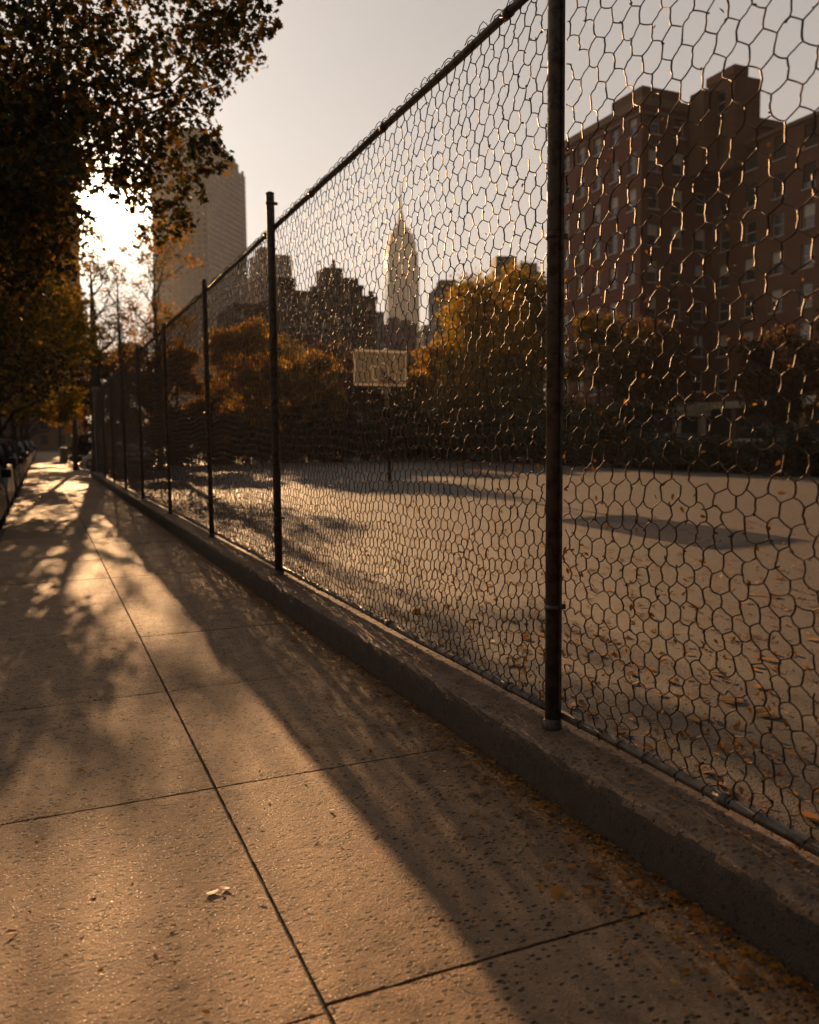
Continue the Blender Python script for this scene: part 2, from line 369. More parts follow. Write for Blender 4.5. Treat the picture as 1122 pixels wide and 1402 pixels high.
bm = bmesh.new(); box(bm, 1.87, 2.235, 38.4, 130, -0.199, 0.0); box(bm, 2.24, 24.5, 51.41, 76, -0.199, -0.04); tag(bm_obj('far_pavement', bm, M['court']), kind='structure')
bm = bmesh.new(); box(bm, 24.7, 41.5, -12, 80, -0.199, -0.10); tag(bm_obj('side_street', bm, M['asphalt']), kind='structure')
# painted court lines, worn
bm = bmesh.new()
box(bm, 7.4, 7.45, 19.4, 25.15, 0.021, 0.025); box(bm, 11.0, 11.05, 19.4, 25.15, 0.021, 0.025); box(bm, 7.45, 11.0, 19.4, 19.45, 0.021, 0.025)
tag(bm_obj('court_markings', bm, M['paint']), kind='structure')

# ---------------------------------------------------------------- low plinth wall under the fence
def plinth():
    rnd = random.Random(11); V = []; F = []
    ys = list(np.arange(-2.5, 9, 0.035))+list(np.arange(9, 38.4, 0.25))+[38.4]
    prof = [(1.86, -0.19), (1.86, 0.0), (1.86, 0.08), (1.861, 0.14), (1.863, 0.175), (1.874, 0.195), (1.89, 0.201), (1.93, 0.203), (1.98, 0.204), (2.05, 0.205), (2.13, 0.204), (2.2, 0.2), (2.225, 0.19), (2.232, 0.15), (2.232, -0.19)]
    n = len(prof); chip = 0
    for y in ys:
        if rnd.random() < 0.22: chip = rnd.uniform(0, 0.022)
        chip *= 0.7
        for k, (x, z) in enumerate(prof):
            a = 0.004 if y < 9 else 0.001
            dx, dz = rnd.uniform(-a, a), rnd.uniform(-a, a)
            if k in (4, 5, 6): dx += chip*0.8; dz -= chip
            if k in (0, 1): dx = dz = 0
            V.append((x+dx+0.004*math.sin(y*1.7), y, z+dz+(0.004*math.sin(y*0.9) if 2 < k < 12 else 0)))
    for i in range(len(ys)-1):
        for k in range(n-1):
            F.append((i*n+k, i*n+k+1, (i+1)*n+k+1, (i+1)*n+k))
    F.append(tuple(range(n))[::-1]); F.append(tuple((len(ys)-1)*n+k for k in range(n)))
    return V, F
V, F = plinth()
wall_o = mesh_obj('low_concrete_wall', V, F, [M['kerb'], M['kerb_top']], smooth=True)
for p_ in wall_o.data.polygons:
    if p_.center[2] > 0.186: p_.material_index = 1  # upper faces get the concrete with sunlight in its colour
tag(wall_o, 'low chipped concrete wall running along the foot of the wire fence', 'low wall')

# ---------------------------------------------------------------- the wire fence
FX = 2.08; RAILZ = 3.47; LOWZ = 0.27
POSTS = [-1.0, 3.12, 7.87, 11.38, 15.4, 19.8, 24.0, 28.1, 32.3, 36.6]
fence = empty('wire_fence', (FX, 3.12, 0.2), 0, 'tall rusty hexagonal wire fence on steel posts beside the pavement', 'fence')
def FL(p): return (p[0]-FX, p[1]-3.12, p[2]-0.2)

def wire_panel(y0, y1, seed, sides=5, seg=3, rad=0.0032):
    """hexagonal netting: Voronoi cells of jittered rows, as curved wires. local s along y"""
    rnd = random.Random(seed); pts = []
    z0, z1 = LOWZ, RAILZ
    z = z0-0.25; row = 0
    ph = [rnd.uniform(0, 6) for _ in range(6)]
    while z < z1+0.3:
        f = min(1, max(0, (z-z0)/(z1-z0)))
        s = (0.073 if f < 0.22 else (0.084 if f < 0.5 else 0.097))*(1.1 if y1 < 4 else 1.0)
        jit = 0.20 if f < 0.15 else (0.12 if f < 0.35 else 0.05)
        y = y0-0.4+(row % 2)*s/2
        while y < y1+0.4:
            wy = y+0.03*math.sin(z*2.1+ph[0])+0.015*math.sin(z*5+y*2+ph[1])
            wz = z+0.025*math.sin(y*1.3+ph[2])+0.018*math.sin(y*3.7+ph[3])
            if 0.04 < f < 0.3:
                wz += 0.02*math.sin(y*6+ph[4])
            pts.append((wy+rnd.gauss(0, jit*s*0.5), wz+rnd.gauss(0, jit*s*0.5)))
            y += s
        z += s*0.83; row += 1
    vo, ed, fa, *_ = delaunay_2d_cdt([Vector(p) for p in pts], [], [], 0, 1e-6)
    cen = []; e2f = {}
    for fi, f in enumerate(fa):
        a, b, c = [vo[i] for i in f]
        cen.append(((a.x+b.x+c.x)/3, (a.y+b.y+c.y)/3))
        for i in range(3):
            k = tuple(sorted((f[i], f[(i+1) % 3]))); e2f.setdefault(k, []).append(fi)
    xoff = [rnd.gauss(0, 0.0035) for _ in cen]
    P = []; RR = []
    def clip(a, b):
        # clip the segment a-b (y,z,x) to the panel rectangle
        t0, t1 = 0.0, 1.0
        for k, lo, hi in ((0, y0+0.02, y1-0.02), (1, z0-0.015, z1+0.01)):
            d = b[k]-a[k]
            if abs(d) < 1e-9:
                if not lo <= a[k] <= hi: return None
                continue
            ta, tb = (lo-a[k])/d, (hi-a[k])/d
            if ta > tb: ta, tb = tb, ta
            t0, t1 = max(t0, ta), min(t1, tb)
        if t1-t0 < 0.02: return None
        return [a[k]+(b[k]-a[k])*t0 for k in range(3)], [a[k]+(b[k]-a[k])*t1 for k in range(3)]
    for k, fs in e2f.items():
        if len(fs) != 2: continue
        a = (*cen[fs[0]], xoff[fs[0]]); b = (*cen[fs[1]], xoff[fs[1]])
        r_ = clip(a, b)
        if r_ is None: continue
        f = (a[1]-z0)/(z1-z0)
        if rnd.random() < (0.03 if f < 0.2 else 0.012): continue      # broken wires
        a, b = r_
        L = math.hypot(a[0]-b[0], a[1]-b[1])
        vert = abs(a[1]-b[1])/max(L, 1e-6) > 0.8
        bow = rnd.gauss(0, 0.05 if f > 0.35 else 0.10)*L
        nx, nz = -(b[1]-a[1])/max(L, 1e-6), (b[0]-a[0])/max(L, 1e-6)
        line = []
        for s_ in range(seg+1):
            t = s_/seg; w = math.sin(t*PI)
            line.append((a[2]+(b[2]-a[2])*t+rnd.gauss(0, 0.002)*w, a[0]+(b[0]-a[0])*t+nx*bow*w, a[1]+(b[1]-a[1])*t+nz*bow*w))
        P.append(line); RR.append(rad*(1.3 if vert else 1.0)*rnd.uniform(0.9, 1.12))
        if rnd.random() < 0.10 and sides > 3:                          # twisted ends poking out at knots
            q = line[0]; aa = rnd.uniform(0, 6.3); l2 = rnd.uniform(0.008, 0.022)
            P.append([(q[0]+rnd.uniform(-1, 1)*0.006*i/seg, q[1]+math.cos(aa)*l2*i/seg, q[2]+math.sin(aa)*l2*i/seg) for i in range(seg+1)]); RR.append(rad*1.2)
    # curls of wire looped over the top rail
    y = y0+0.05
    while y < y1-0.05:
        h = rnd.uniform(0.028, 0.06); w_ = rnd.uniform(0.012, 0.035)
        P.append([(-0.03+0.06*i/seg*0.8, y+w_*math.cos(PI*i/seg), z1+0.005+h*math.sin(PI*i/seg)) for i in range(seg+1)]); RR.append(rad)
        P.append([(0.028*math.cos(PI*i/seg*1.0), y+0.01*i/seg, z1-0.01+0.042*math.sin(PI*i/seg)) for i in range(seg+1)]); RR.append(rad)
        y += rnd.uniform(0.07, 0.15)
    # ties round the bottom rail
    y = y0+0.05
    while y < y1-0.05:
        rr_ = 0.026
        P.append([(rr_*math.cos(2*PI*i/seg*0.9), y+0.006*i, z0-0.005+rr_*math.sin(2*PI*i/seg*0.9)) for i in range(seg+1)]); RR.append(rad)
        y += rnd.uniform(0.1, 0.2)
    A = np.array(P); rr = np.array(RR); n, k = A.shape[:2]
    T = np.empty_like(A); T[:, 1:-1] = A[:, 2:]-A[:, :-2]; T[:, 0] = A[:, 1]-A[:, 0]; T[:, -1] = A[:, -1]-A[:, -2]
    T /= np.linalg.norm(T, axis=2, keepdims=True)+1e-12
    X = np.zeros_like(T); X[..., 0] = 1; X[np.abs(T[..., 0]) > 0.95] = (0, 1, 0)
    Bn = np.cross(T, X); Bn /= np.linalg.norm(Bn, axis=2, keepdims=True)+1e-12; Nn = np.cross(Bn, T)
    ang = 2*PI*np.arange(sides)/sides
    ring = A[:, :, None, :]+rr[:, None, None, None]*(Nn[:, :, None, :]*np.cos(ang)[None, None, :, None]+Bn[:, :, None, :]*np.sin(ang)[None, None, :, None])
    V = ring.reshape(-1, 3)
    i = np.arange(n)[:, None, None]*k*sides; j = np.arange(k-1)[None, :, None]*sides; q = np.arange(sides)[None, None, :]
    a0 = i+j+q; a1 = i+j+(q+1) % sides
    F = np.stack([a0, a1, a1+sides, a0+sides], axis=-1).reshape(-1, 4)
    return V, F

far_mesh = None
for i in range(len(POSTS)-1):
    y0, y1 = POSTS[i], POSTS[i+1]
    if i < 5:
        V, F = wire_panel(y0, y1, 20+i, sides=5 if i < 3 else 4, seg=4 if i < 2 else 3, rad=(0.0026 if i == 0 else 0.0027) if i < 2 else 0.0036)
        V = V-np.array(FL((FX, 0, 0)))*0+np.array([0, -3.12, -0.2])
        mesh_obj('wire_mesh', V, F, M['wire'], fence, smooth=True)
    else:
        if far_mesh is None:
            V, F = wire_panel(0, 4.2, 77, sides=3, seg=2, rad=0.0048); far_mesh = mesh_obj('wire_mesh', V, F, M['wire'], fence)
            o = far_mesh
        else:
            o = far_mesh.copy(); C.objects.link(o)
        o.location = (0, y0-3.12, -0.2)

def add_rail(z, r, name, back=0.0, coupl=True):
    for i in range(len(POSTS)-1):
        bm = bmesh.new(); y0, y1 = POSTS[i], POSTS[i+1]; n = 9
        rnd = random.Random(int(z*10)+i)
        pts = [FL((FX+back+rnd.uniform(-0.003, 0.003), y0+(y1-y0)*k/n, z+(rnd.uniform(-0.004, 0.004) if 0 < k < n else 0))) for k in range(n+1)]
        tube(bm, pts, r, 12)
        if coupl:
            for k in range(3):
                yy = y0+(y1-y0)*(0.1+0.33*k)
                tube(bm, [FL((FX+back, yy-0.03, z)), FL((FX+back, yy+0.03, z))], r*1.22, 12)
        bm_obj(name, bm, M['steel'], fence)
add_rail(RAILZ, 0.021, 'top_rail')
add_rail(0.262, 0.021, 'bottom_rail')

def post(y, top, r, bands):
    bm = bmesh.new(); x = FX-0.045
    tube(bm, [FL((x, y, 0.185)), FL((x, y, top-0.02)), FL((x, y, top))], [r, r, r*0.96], 20)
    tube(bm, [FL((x, y, top)), FL((x, y, top+0.012)), FL((x, y, top+0.022))], [r*1.06, r*1.0, r*0.5], 20)
    o = bm_obj('post', bm, M['steel'], fence)
    # collar, welded strap and tension bar that holds the netting
    bm = bmesh.new(); tube(bm, [FL((x, y, 0.18)), FL((x, y, 0.235)), FL((x, y, 0.25))], [r*1.5, r*1.35, r*1.05], 16); bm_obj('collar', bm, M['steel'], o)
    if bands:
        for z in bands:
            bm = bmesh.new(); tube(bm, [FL((x, y, z-0.014)), FL((x, y, z+0.014))], r*1.10, 20); box(bm, *(lambda p: (p[0], p[0]+0.03, p[1]-0.012, p[1]+0.012, p[2]-0.012, p[2]+0.012))(FL((x+r, y, z))), bevel=0.002)
            bm_obj('band', bm, M['steel'], o)
        bm = bmesh.new()
        p = FL((FX-0.004, y, 0))
        box(bm, p[0]-0.030, p[0]-0.022, p[1]-r-0.013, p[1]-r+0.012, 0.08, RAILZ-0.24, bevel=0.001)
        bm_obj('tension_bar', bm, M['steel'], o)
for i, y in enumerate(POSTS):
    tall = (y == 7.87)
    post(y, 3.76 if tall else (3.58 if i % 2 else 3.53), 0.032 if i == 1 else (0.038 if tall else 0.032), [0.75, 2.35]+([3.68] if tall else []))

# ---------------------------------------------------------------- trees and bushes
MAPLE = np.array([(0, -0.5, 0), (0.12, -0.30, 0.02), (0.42, -0.34, -0.03), (0.30, -0.12, 0.01), (0.52, 0.10, -0.05), (0.22, 0.12, 0.02), (0.16, 0.30, 0.01), (0, 0.56, -0.06),
                  (-0.16, 0.30, 0.01), (-0.22, 0.12, 0.02), (-0.52, 0.10, -0.05), (-0.30, -0.12, 0.01), (-0.42, -0.34, -0.03), (-0.12, -0.30, 0.02)])
MAPLE_F = np.array([(0, 2, 4), (0, 4, 7), (0, 7, 10), (0, 10, 12)])  # replaced below by a fan
def leaf_shape(kind):
    if kind == 'maple':
        V = np.vstack([[(0, -0.05, 0.05)], MAPLE]); n = len(MAPLE)
        F = np.array([(0, 1+i, 1+(i+1) % n) for i in range(n)])
    elif kind == 'oval':
        V = np.array([(0, -0.5, 0), (0.26, -0.1, 0.06), (0.18, 0.3, 0.03), (0, 0.55, -0.04), (-0.18, 0.3, 0.03), (-0.26, -0.1, 0.06)])
        F = np.array([(0, 1, 2), (0, 2, 3), (0, 3, 4), (0, 4, 5)])
    else:                                                             # spray of three far leaves
        V = np.array([(0, -0.5, 0), (0.34, 0.0, 0.08), (0.05, 0.5, 0), (-0.36, 0.1, 0.06)]); F = np.array([(0, 1, 2), (0, 2, 3)])
    return V, F

def scatter_leaves(P, size, rs, kind, droop=0.6, flat=False):
    V0, F0 = leaf_shape(kind); n = len(P)
    # random frames, normals biased upward / tips drooping
    nrm = rs.normal(size=(n, 3)); nrm[:, 2] = np.abs(nrm[:, 2])*(6 if flat else 0.8)+(0.3 if not flat else 3); nrm /= np.linalg.norm(nrm, axis=1)[:, None]
    tip = rs.normal(size=(n, 3)); tip[:, 2] -= (0 if flat else droop); tip -= nrm*(tip*nrm).sum(1)[:, None]; tip /= np.linalg.norm(tip, axis=1)[:, None]
    sid = np.cross(tip, nrm); s = size*rs.uniform(0.65, 1.25, n)
    A = (sid[:, None, :]*V0[None, :, 0:1]+tip[:, None, :]*V0[None, :, 1:2]+nrm[:, None, :]*V0[None, :, 2:3])*s[:, None, None]+P[:, None, :]
    F = (F0[None]+(np.arange(n)*len(V0))[:, None, None]).reshape(-1, F0.shape[1])
    return A.reshape(-1, 3), F

def crown_points(clumps, total, rs, shell=0.55, tufts=14, spread=0.22):
    """leaf positions: each clump holds tufts, leaves gather round the tufts"""
    wts = np.array([c[3]**2 for c in clumps]); wts = wts/wts.sum(); out = []
    for c, w in zip(clumps, wts):
        n = max(8, int(total*w)); k = max(3, int(tufts*rs.uniform(0.7, 1.3)))
        d = rs.normal(size=(k, 3)); d /= np.linalg.norm(d, axis=1)[:, None]; rad = rs.uniform(shell, 1.0, k)[:, None]
        ct = np.array(c[:3])+d*rad*c[3]*np.array([1, 1, 0.8])
        i = rs.randint(0, k, n)
        out.append(ct[i]+rs.normal(size=(n, 3))*spread*c[3]*np.array([1, 1, 0.75]))
    return np.vstack(out)

def make_tree(name, label, loc, trunk, limbs, clumps, nleaf, lsize, lmat, seed, kind='far', twigs=0, cat='tree', group=None, tufts=14, spread=0.22, trunk_n=10, twig_len=(0.5, 1.4), twig_r=0.012, limb=1.0):
    """trunk: [(x,y,z,r)..] local; limbs: extra polylines; each clump gets a limb from the trunk"""
    rnd = random.Random(seed); rs = np.random.RandomState(seed)
    t = empty(name, loc, 0, label, cat, group)
    bm = bmesh.new()
    tp = [Vector(p[:3]) for p in trunk]; tr = [p[3] for p in trunk]
    tube(bm, tp, tr, trunk_n)
    for l in limbs: tube(bm, [p[:3] for p in l], [p[3] for p in l], 7)
    for c in clumps:
        cv = Vector(c[:3])
        # leave the trunk below the clump
        best = min(range(len(tp)), key=lambda i: abs(tp[i].z-(cv.z-0.45*(cv-tp[i]).xy.length-0.3))+0.15*(tp[i]-cv).length)
        a = tp[best]; L = (cv-a).length
        if L < 0.2 or rnd.random() > limb or (limb < 1 and c[0] > 1.9 and cv.z < 5.3): continue
        r0 = min(tr[best]*0.45, 0.006+0.011*L)*(0.6 if limb < 1 else 1)
        pts = []
        for k in range(6):
            s = k/5; p = a.lerp(cv, s); p.z += 0.10*L*math.sin(s*PI)*(-0.6)+0.0; j = 0.05*L*math.sin(s*PI)
            pts.append(p+Vector((rnd.uniform(-j, j), rnd.uniform(-j, j), rnd.uniform(-j, j))))
        tube(bm, pts, [r0*(1-0.85*k/5)+0.004 for k in range(6)], 5)
    for _ in range(twigs):
        if clumps and rnd.random() < 0.8:
            c = rnd.choice([q_ for q_ in clumps if q_[3] > 0.32] if limb < 1 else clumps); a = Vector(c[:3])+Vector((rnd.gauss(0, 1), rnd.gauss(0, 1), rnd.gauss(0, 1)))*c[3]*0.28
        else:
            l = rnd.choice(limbs) if limbs else trunk; p = rnd.choice(l[1:]); a = Vector(p[:3])
        d = Vector((rnd.gauss(0, 1), rnd.gauss(0, 1), rnd.gauss(0.5, 0.8))).normalized(); L = rnd.uniform(*twig_len)
        pts = [a]
        for k in range(4):
            d = (d+Vector((rnd.gauss(0, 1), rnd.gauss(0, 1), rnd.gauss(0, 1)))*0.28).normalized(); pts.append(pts[-1]+d*L/4)
        tube(bm, pts, [twig_r*(1-0.2*k) for k in range(5)], 4, cap=False)
        if rnd.random() < 0.7:
            d2 = (d+Vector((rnd.gauss(0, 1), rnd.gauss(0, 1), rnd.gauss(0, 1)))*0.8).normalized()
            tube(bm, [pts[2], pts[2]+d2*L*0.25, pts[2]+d2*L*0.5+Vector((0, 0, 0.1*L))], [twig_r*0.6, twig_r*0.45, twig_r*0.25], 4, cap=False)
    bm_obj('trunk', bm, M['bark'], t)
    if nleaf:
        P = crown_points(clumps, nleaf, rs, tufts=tufts, spread=spread)
        V, F = scatter_leaves(P, lsize, rs, kind)
        mesh_obj('crown', V, F, lmat, t)
    return t

# the near tree: its crown hangs over the pavement at the upper left
NC = [(-0.06, 8.99, 5.46, 0.5), (0.43, 10.0, 5.99, 0.56), (0.89, 9.42, 5.82, 0.53), (1.51, 10.19, 6.32, 0.52), (2.02, 10.26, 6.47, 0.43), (2.02, 8.42, 5.64, 0.28), (2.17, 8.24, 5.44, 0.11), (-0.02, 10.96, 5.78, 0.61), (0.43, 9.06, 5.11, 0.51), (0.89, 8.97, 5.15, 0.46), (1.73, 11.49, 6.27, 0.48), (1.86, 9.75, 5.75, 0.34), (2.46, 10.96, 6.28, 0.29), (2.36, 9.77, 5.97, 0.2), (-0.12, 10.31, 4.98, 0.58), (0.27, 8.7, 4.49, 0.49), (0.85, 10.3, 5.11, 0.48), (1.42, 11.06, 5.45, 0.43), (1.69, 9.93, 5.22, 0.3), (2.15, 10.65, 5.82, 0.2), (-0.15, 10.42, 4.48, 0.53), (0.18, 8.41, 3.94, 0.35), (0.64, 10.7, 4.83, 0.36), (1.09, 10.15, 4.69, 0.36), (1.35, 9.19, 4.48, 0.34), (1.55, 8.3, 4.32, 0.17), (1.86, 11.06, 4.89, 0.25), (1.26, 9.76, 4.14, 0.29), (1.55, 10.57, 4.09, 0.26), (1.33, 11.1, 4.01, 0.19), (1.02, 10.56, 4.53, 0.22), (-0.14, 11.24, 4.13, 0.52), (0.2, 9.5, 3.83, 0.28), (-0.13, 10.84, 3.47, 0.5), (0.2, 9.67, 3.42, 0.27), (0.65, 10.2, 4.49, 0.25), (0.89, 9.4, 4.07, 0.18), (1.22, 10.8, 4.58, 0.24), (0.62, 11.5, 4.26, 0.15), (1.71, 10.2, 4.37, 0.19), (1.88, 9.8, 4.6, 0.2)]
rndn = random.Random(8)
extra = [(rndn.uniform(-3.2, -0.5), rndn.uniform(8.5, 12), rndn.uniform(3.8, 8.2), rndn.uniform(0.5, 0.8)) for _ in range(16)]+[(rndn.uniform(-1, 2.0), rndn.uniform(9, 12), rndn.uniform(6.8, 8.2), rndn.uniform(0.5, 0.7)) for _ in range(9)]+[(rndn.uniform(-0.35, 0.32), rndn.uniform(9, 12), rndn.uniform(3.5, 4.9), rndn.uniform(0.35, 0.5)) for _ in range(12)]
base = Vector((-1.15, 10.3, -0.13))
loc_cl = [(c[0]-base.x, c[1]-base.y, c[2]-base.z, c[3]) for c in NC+extra]
make_tree('street_tree', 'nearest tree, its broad dark leafy crown hanging over the pavement at the upper left', base,
          [(0, 0, 0, 0.24), (0.02, 0, 1.5, 0.19), (-0.03, 0.05, 3.0, 0.16), (0.05, 0, 4.5, 0.13), (0.2, 0.1, 6.0, 0.08), (0.25, 0, 7.8, 0.03)],
          [],
          loc_cl, 35000, 0.08, M['leaf_near'], 4, kind='maple', twigs=160, tufts=22, spread=0.25, twig_len=(0.15, 0.4), twig_r=0.005, limb=0.4)

# street trees down the kerb
def street(x, y, h, seed, label, lm, n=5200, right=2.4, low=2.6, size=0.2, cl=26, name='street_tree'):
    rnd = random.Random(seed); cs = []
    for _ in range(cl):
        z = rnd.uniform(low, h); f = (z-low)/(h-low); w = right*math.sqrt(max(0.15, 1-(1.6*f-0.6)**2*0.7))
        cs.append((rnd.uniform(-1.25*w, w), rnd.uniform(-w, w)*1.1, z, rnd.uniform(0.6, 1.05)))
    return make_tree(name, label, (x, y, -0.13), [(0, 0, 0, 0.22), (0.03, 0, 1.4, 0.17), (-0.04, 0.05, low, 0.15), (0.1, 0, (low+h)/2, 0.1), (0, 0.1, h*0.92, 0.03)], [], cs, n, size, lm, seed, twigs=40, group='street trees along the kerb', tufts=16, spread=0.2)
street(-1.5, 18.75, 8.6, 38, 'second tree along the kerb, dark leaves low over the nearest parked cars', M['leaf_near'], right=2.25, low=2.9, n=26000, size=0.105, cl=60)
street(-1.5, 24.3, 11.0, 31, 'third tree along the kerb, olive gold crown ending steeply beside the bright gap', M['leaf_olive'], right=2.75, low=3.3, n=26000, size=0.14, cl=60)
street(-1.5, 35.1, 10.5, 32, 'fourth tree along the kerb, gold and dark leaves low over the parked cars', M['leaf_olive'], right=2.95, low=3.1, n=20000, size=0.18, cl=55)
street(-1.5, 55.4, 12.5, 33, 'fifth tree along the kerb, rust orange crown with dark inside', M['leaf_olive'], right=3.4, low=3.0, n=15000, size=0.22, cl=55)
street(-1.5, 76.2, 15, 34, 'sixth tree along the kerb, tall dark crown closing the view down the street', M['leaf_rust'], right=4.2, low=3.6, n=7500, size=0.36, cl=44)
street(-1.5, 99.8, 17, 35, 'seventh tree along the kerb, far off with a thin upright trunk', M['leaf_gold'], right=4.6, low=4.5, n=6000, size=0.45, cl=40)
street(2.3, 128, 18, 36, 'farthest street tree, dark trunk rising beyond the end of the pavement', M['leaf_olive'], right=5.0, low=5, n=6000, size=0.5, cl=40)
street(-9.9, 60, 12, 37, 'tree across the road behind the row of parked cars, crown partly bare', M['leaf_rust'], right=3.2, low=3.5, n=6000, size=0.3, cl=34)

def bare_tree(x, y, z, h, seed, label, lm, nleaf, r0=0.25, spread=2.2, lsize=0.16, nl=9, low=0.35, tw=120, lean=0.0, lf=0.6):
    rnd = random.Random(seed); limbs = []; cs = []
    tr = [(0, 0, 0, r0*1.25), (0.02, 0, 0.6, r0), (0.05+lean*0.3, 0, h*0.3, r0*0.85), (lean*0.6, 0.1, h*0.6, r0*0.5), (lean, 0, h*0.93, 0.02)]
    for k in range(nl):
        f = low+(0.9-low)*k/nl; zz = h*f; a = rnd.uniform(0, 2*PI); L = spread*rnd.uniform(0.6, 1.1)*(1.25-f*0.6)
        d = Vector((math.cos(a), math.sin(a), rnd.uniform(0.8, 1.6))).normalized(); p = Vector((lean*f, 0.05, zz)); r = r0*0.4*(1.2-f)
        l = [(*p, r)]
        for q in range(5):
            d = (d+Vector((rnd.gauss(0, 0.22), rnd.gauss(0, 0.22), 0.1))).normalized(); p = p+d*L/5*1.3; r *= 0.68; l.append((*p, r+0.005))
        limbs.append(l)
        # forks
        for _ in range(3):
            i = rnd.randint(1, 4); b = Vector(l[i][:3]); d2 = Vector((rnd.gauss(0, 1), rnd.gauss(0, 1), rnd.uniform(0.3, 1.4))).normalized(); l2 = [(*b, l[i][3]*0.7)]
            for q in range(4):
                d2 = (d2+Vector((rnd.gauss(0, 0.25), rnd.gauss(0, 0.25), 0.08))).normalized(); b = b+d2*L*0.16; l2.append((*b, l2[-1][3]*0.65+0.003))
            limbs.append(l2)
            if rnd.random() < lf: cs.append((*b, rnd.uniform(0.3, 0.7)))
        if rnd.random() < lf: cs.append((*p, rnd.uniform(0.4, 0.8)))
    t = empty('bare_tree', (x, y, z), 0, label, 'tree', None)
    bm = bmesh.new(); tube(bm, [p[:3] for p in tr], [p[3] for p in tr], 10)
    for l in limbs: tube(bm, [p[:3] for p in l], [p[3] for p in l], 6)
    for _ in range(tw):
        l = rnd.choice(limbs); p = Vector(rnd.choice(l[1:])[:3]); d = Vector((rnd.gauss(0, 1), rnd.gauss(0, 1), rnd.gauss(0.6, 0.7))).normalized(); L = rnd.uniform(0.4, 1.1)*spread*0.45
        pts = [p]
        for q in range(3):
            d = (d+Vector((rnd.gauss(0, 0.3), rnd.gauss(0, 0.3), rnd.gauss(0, 0.3)))).normalized(); pts.append(pts[-1]+d*L/3)
        tube(bm, pts, [0.014, 0.011, 0.008, 0.005], 4, cap=False)
    bm_obj('trunk', bm, M['bark'], t)
    rs = np.random.RandomState(seed); P = crown_points(cs, nleaf, rs, shell=0.2, tufts=8, spread=0.3); V, F = scatter_leaves(P, lsize, rs, 'far')
    mesh_obj('crown', V, F, lm, t); return t
bare_tree(2.3, 40.4, -0.2, 10.2, 41, 'stout dark tree trunk at the far end of the fence, thinly leaved against the sun', M['leaf_near'], 900, r0=0.34, spread=1.9, nl=12, low=0.26, tw=230, lsize=0.12)
bare_tree(1.55, 47.5, -0.2, 11.4, 42, 'slim half bare tree behind the stout trunk at the fence end', M['leaf_rust'], 1400, r0=0.13, spread=1.8, nl=10, low=0.35, tw=160, lsize=0.16)
bare_tree(5.3, 43.0, 0.0, 11.2, 43, 'bare branching tree with orange leaves, inside the fence before the tall brown tower', M['leaf_gold'], 3000, r0=0.17, spread=3.1, nl=14, low=0.25, tw=420, lsize=0.15, lf=0.8)
bare_tree(4.2, 50.0, 0.0, 12.0, 44, 'leafless twiggy tree seen in the bright gap left of the brown tower', M['leaf_gold'], 1300, r0=0.17, spread=2.8, nl=14, low=0.25, tw=420, lsize=0.14, lf=0.3)

def round_tree(x, y, z, w, h, low, seed, label, lm, n, size, group=None, cl=40, name='leafy_tree'):
    rnd = random.Random(seed); cs = []
    for _ in range(cl):
        u = rnd.uniform(0, 2*PI); v = rnd.uniform(-0.9, 1); rr = math.sqrt(max(0, 1-v*v*0.85))*rnd.uniform(0.6, 1)
        zz = (low+h)/2+(h-low)/2*v
        cs.append((w/2*rr*math.cos(u)*0.85, w/2*rr*math.sin(u)*0.85, zz, w*rnd.uniform(0.09, 0.16)))
    return make_tree(name, label, (x, y, z), [(0, 0, 0, 0.04*w), (0, 0.05, low*0.6, 0.03*w), (0.1, 0, (low+h)/2, 0.02*w), (0, 0, h*0.9, 0.02)], [], cs, int(n*2.0), size*0.92, lm, seed, twigs=30, group=group, tufts=18, spread=0.3)
round_tree(28.4, 49.8, -0.1, 8.6, 12.2, 1.2, 51, 'big rounded olive gold tree behind the court, left of the thick near post', M['leaf_big'], 30000, 0.22, cl=130)
round_tree(25.4, 53.0, -0.1, 5.6, 7.9, 1.0, 64, 'smaller golden tree at the left foot of the big rounded tree', M['leaf_gold'], 8000, 0.22)
round_tree(35.2, 48.5, -0.1, 5.5, 9.6, 1.5, 52, 'dark olive tree partly hidden by the thick near post', M['leaf_olive'], 8000, 0.24)
GT = 'trees in front of the brick apartment block'
round_tree(33.5, 41.5, -0.1, 6.0, 8.3, 2.2, 53, 'rusty brown tree just right of the thick near post, before the brick block', M['leaf_rust'], 8000, 0.2, GT)
round_tree(34.5, 32.6, -0.1, 4.4, 6.6, 2.2, 54, 'small olive and rust tree before the middle of the brick block', M['leaf_rust'], 6500, 0.19, GT)
round_tree(38.0, 30.5, -0.1, 5.2, 9.0, 2.4, 55, 'dark rust tree at the right edge, before the right wing of the brick block', M['leaf_rust'], 6500, 0.2, GT)
round_tree(12.2, 55.0, -0.1, 6.6, 8.6, 1.6, 56, 'bright golden tree behind the court end, between the second and third posts', M['leaf_gold'], 10000, 0.25, cl=50)
round_tree(7.9, 55.5, -0.1, 4.6, 7.6, 1.5, 57, 'amber tree at the far left corner of the court', M['leaf_gold'], 7500, 0.25)
round_tree(16.8, 55.6, -0.1, 5.4, 7.0, 1.4, 58, 'low orange brown tree behind the court, right of the second post', M['leaf_gold'], 8000, 0.25)
round_tree(21.6, 58.0, -0.1, 5.6, 7.4, 1.4, 59, 'rust and gold tree directly behind the backboard', M['leaf_rust'], 8000, 0.26)
round_tree(26.6, 61.0, -0.1, 5.4, 7.6, 1.4, 60, 'golden tree between the backboard and the big rounded tree', M['leaf_gold'], 8000, 0.26)
round_tree(17.0, 70.0, -0.1, 8.0, 9.6, 1.4, 62, 'tall dark gold tree before the dark brick cluster', M['leaf_olive'], 8000, 0.27)
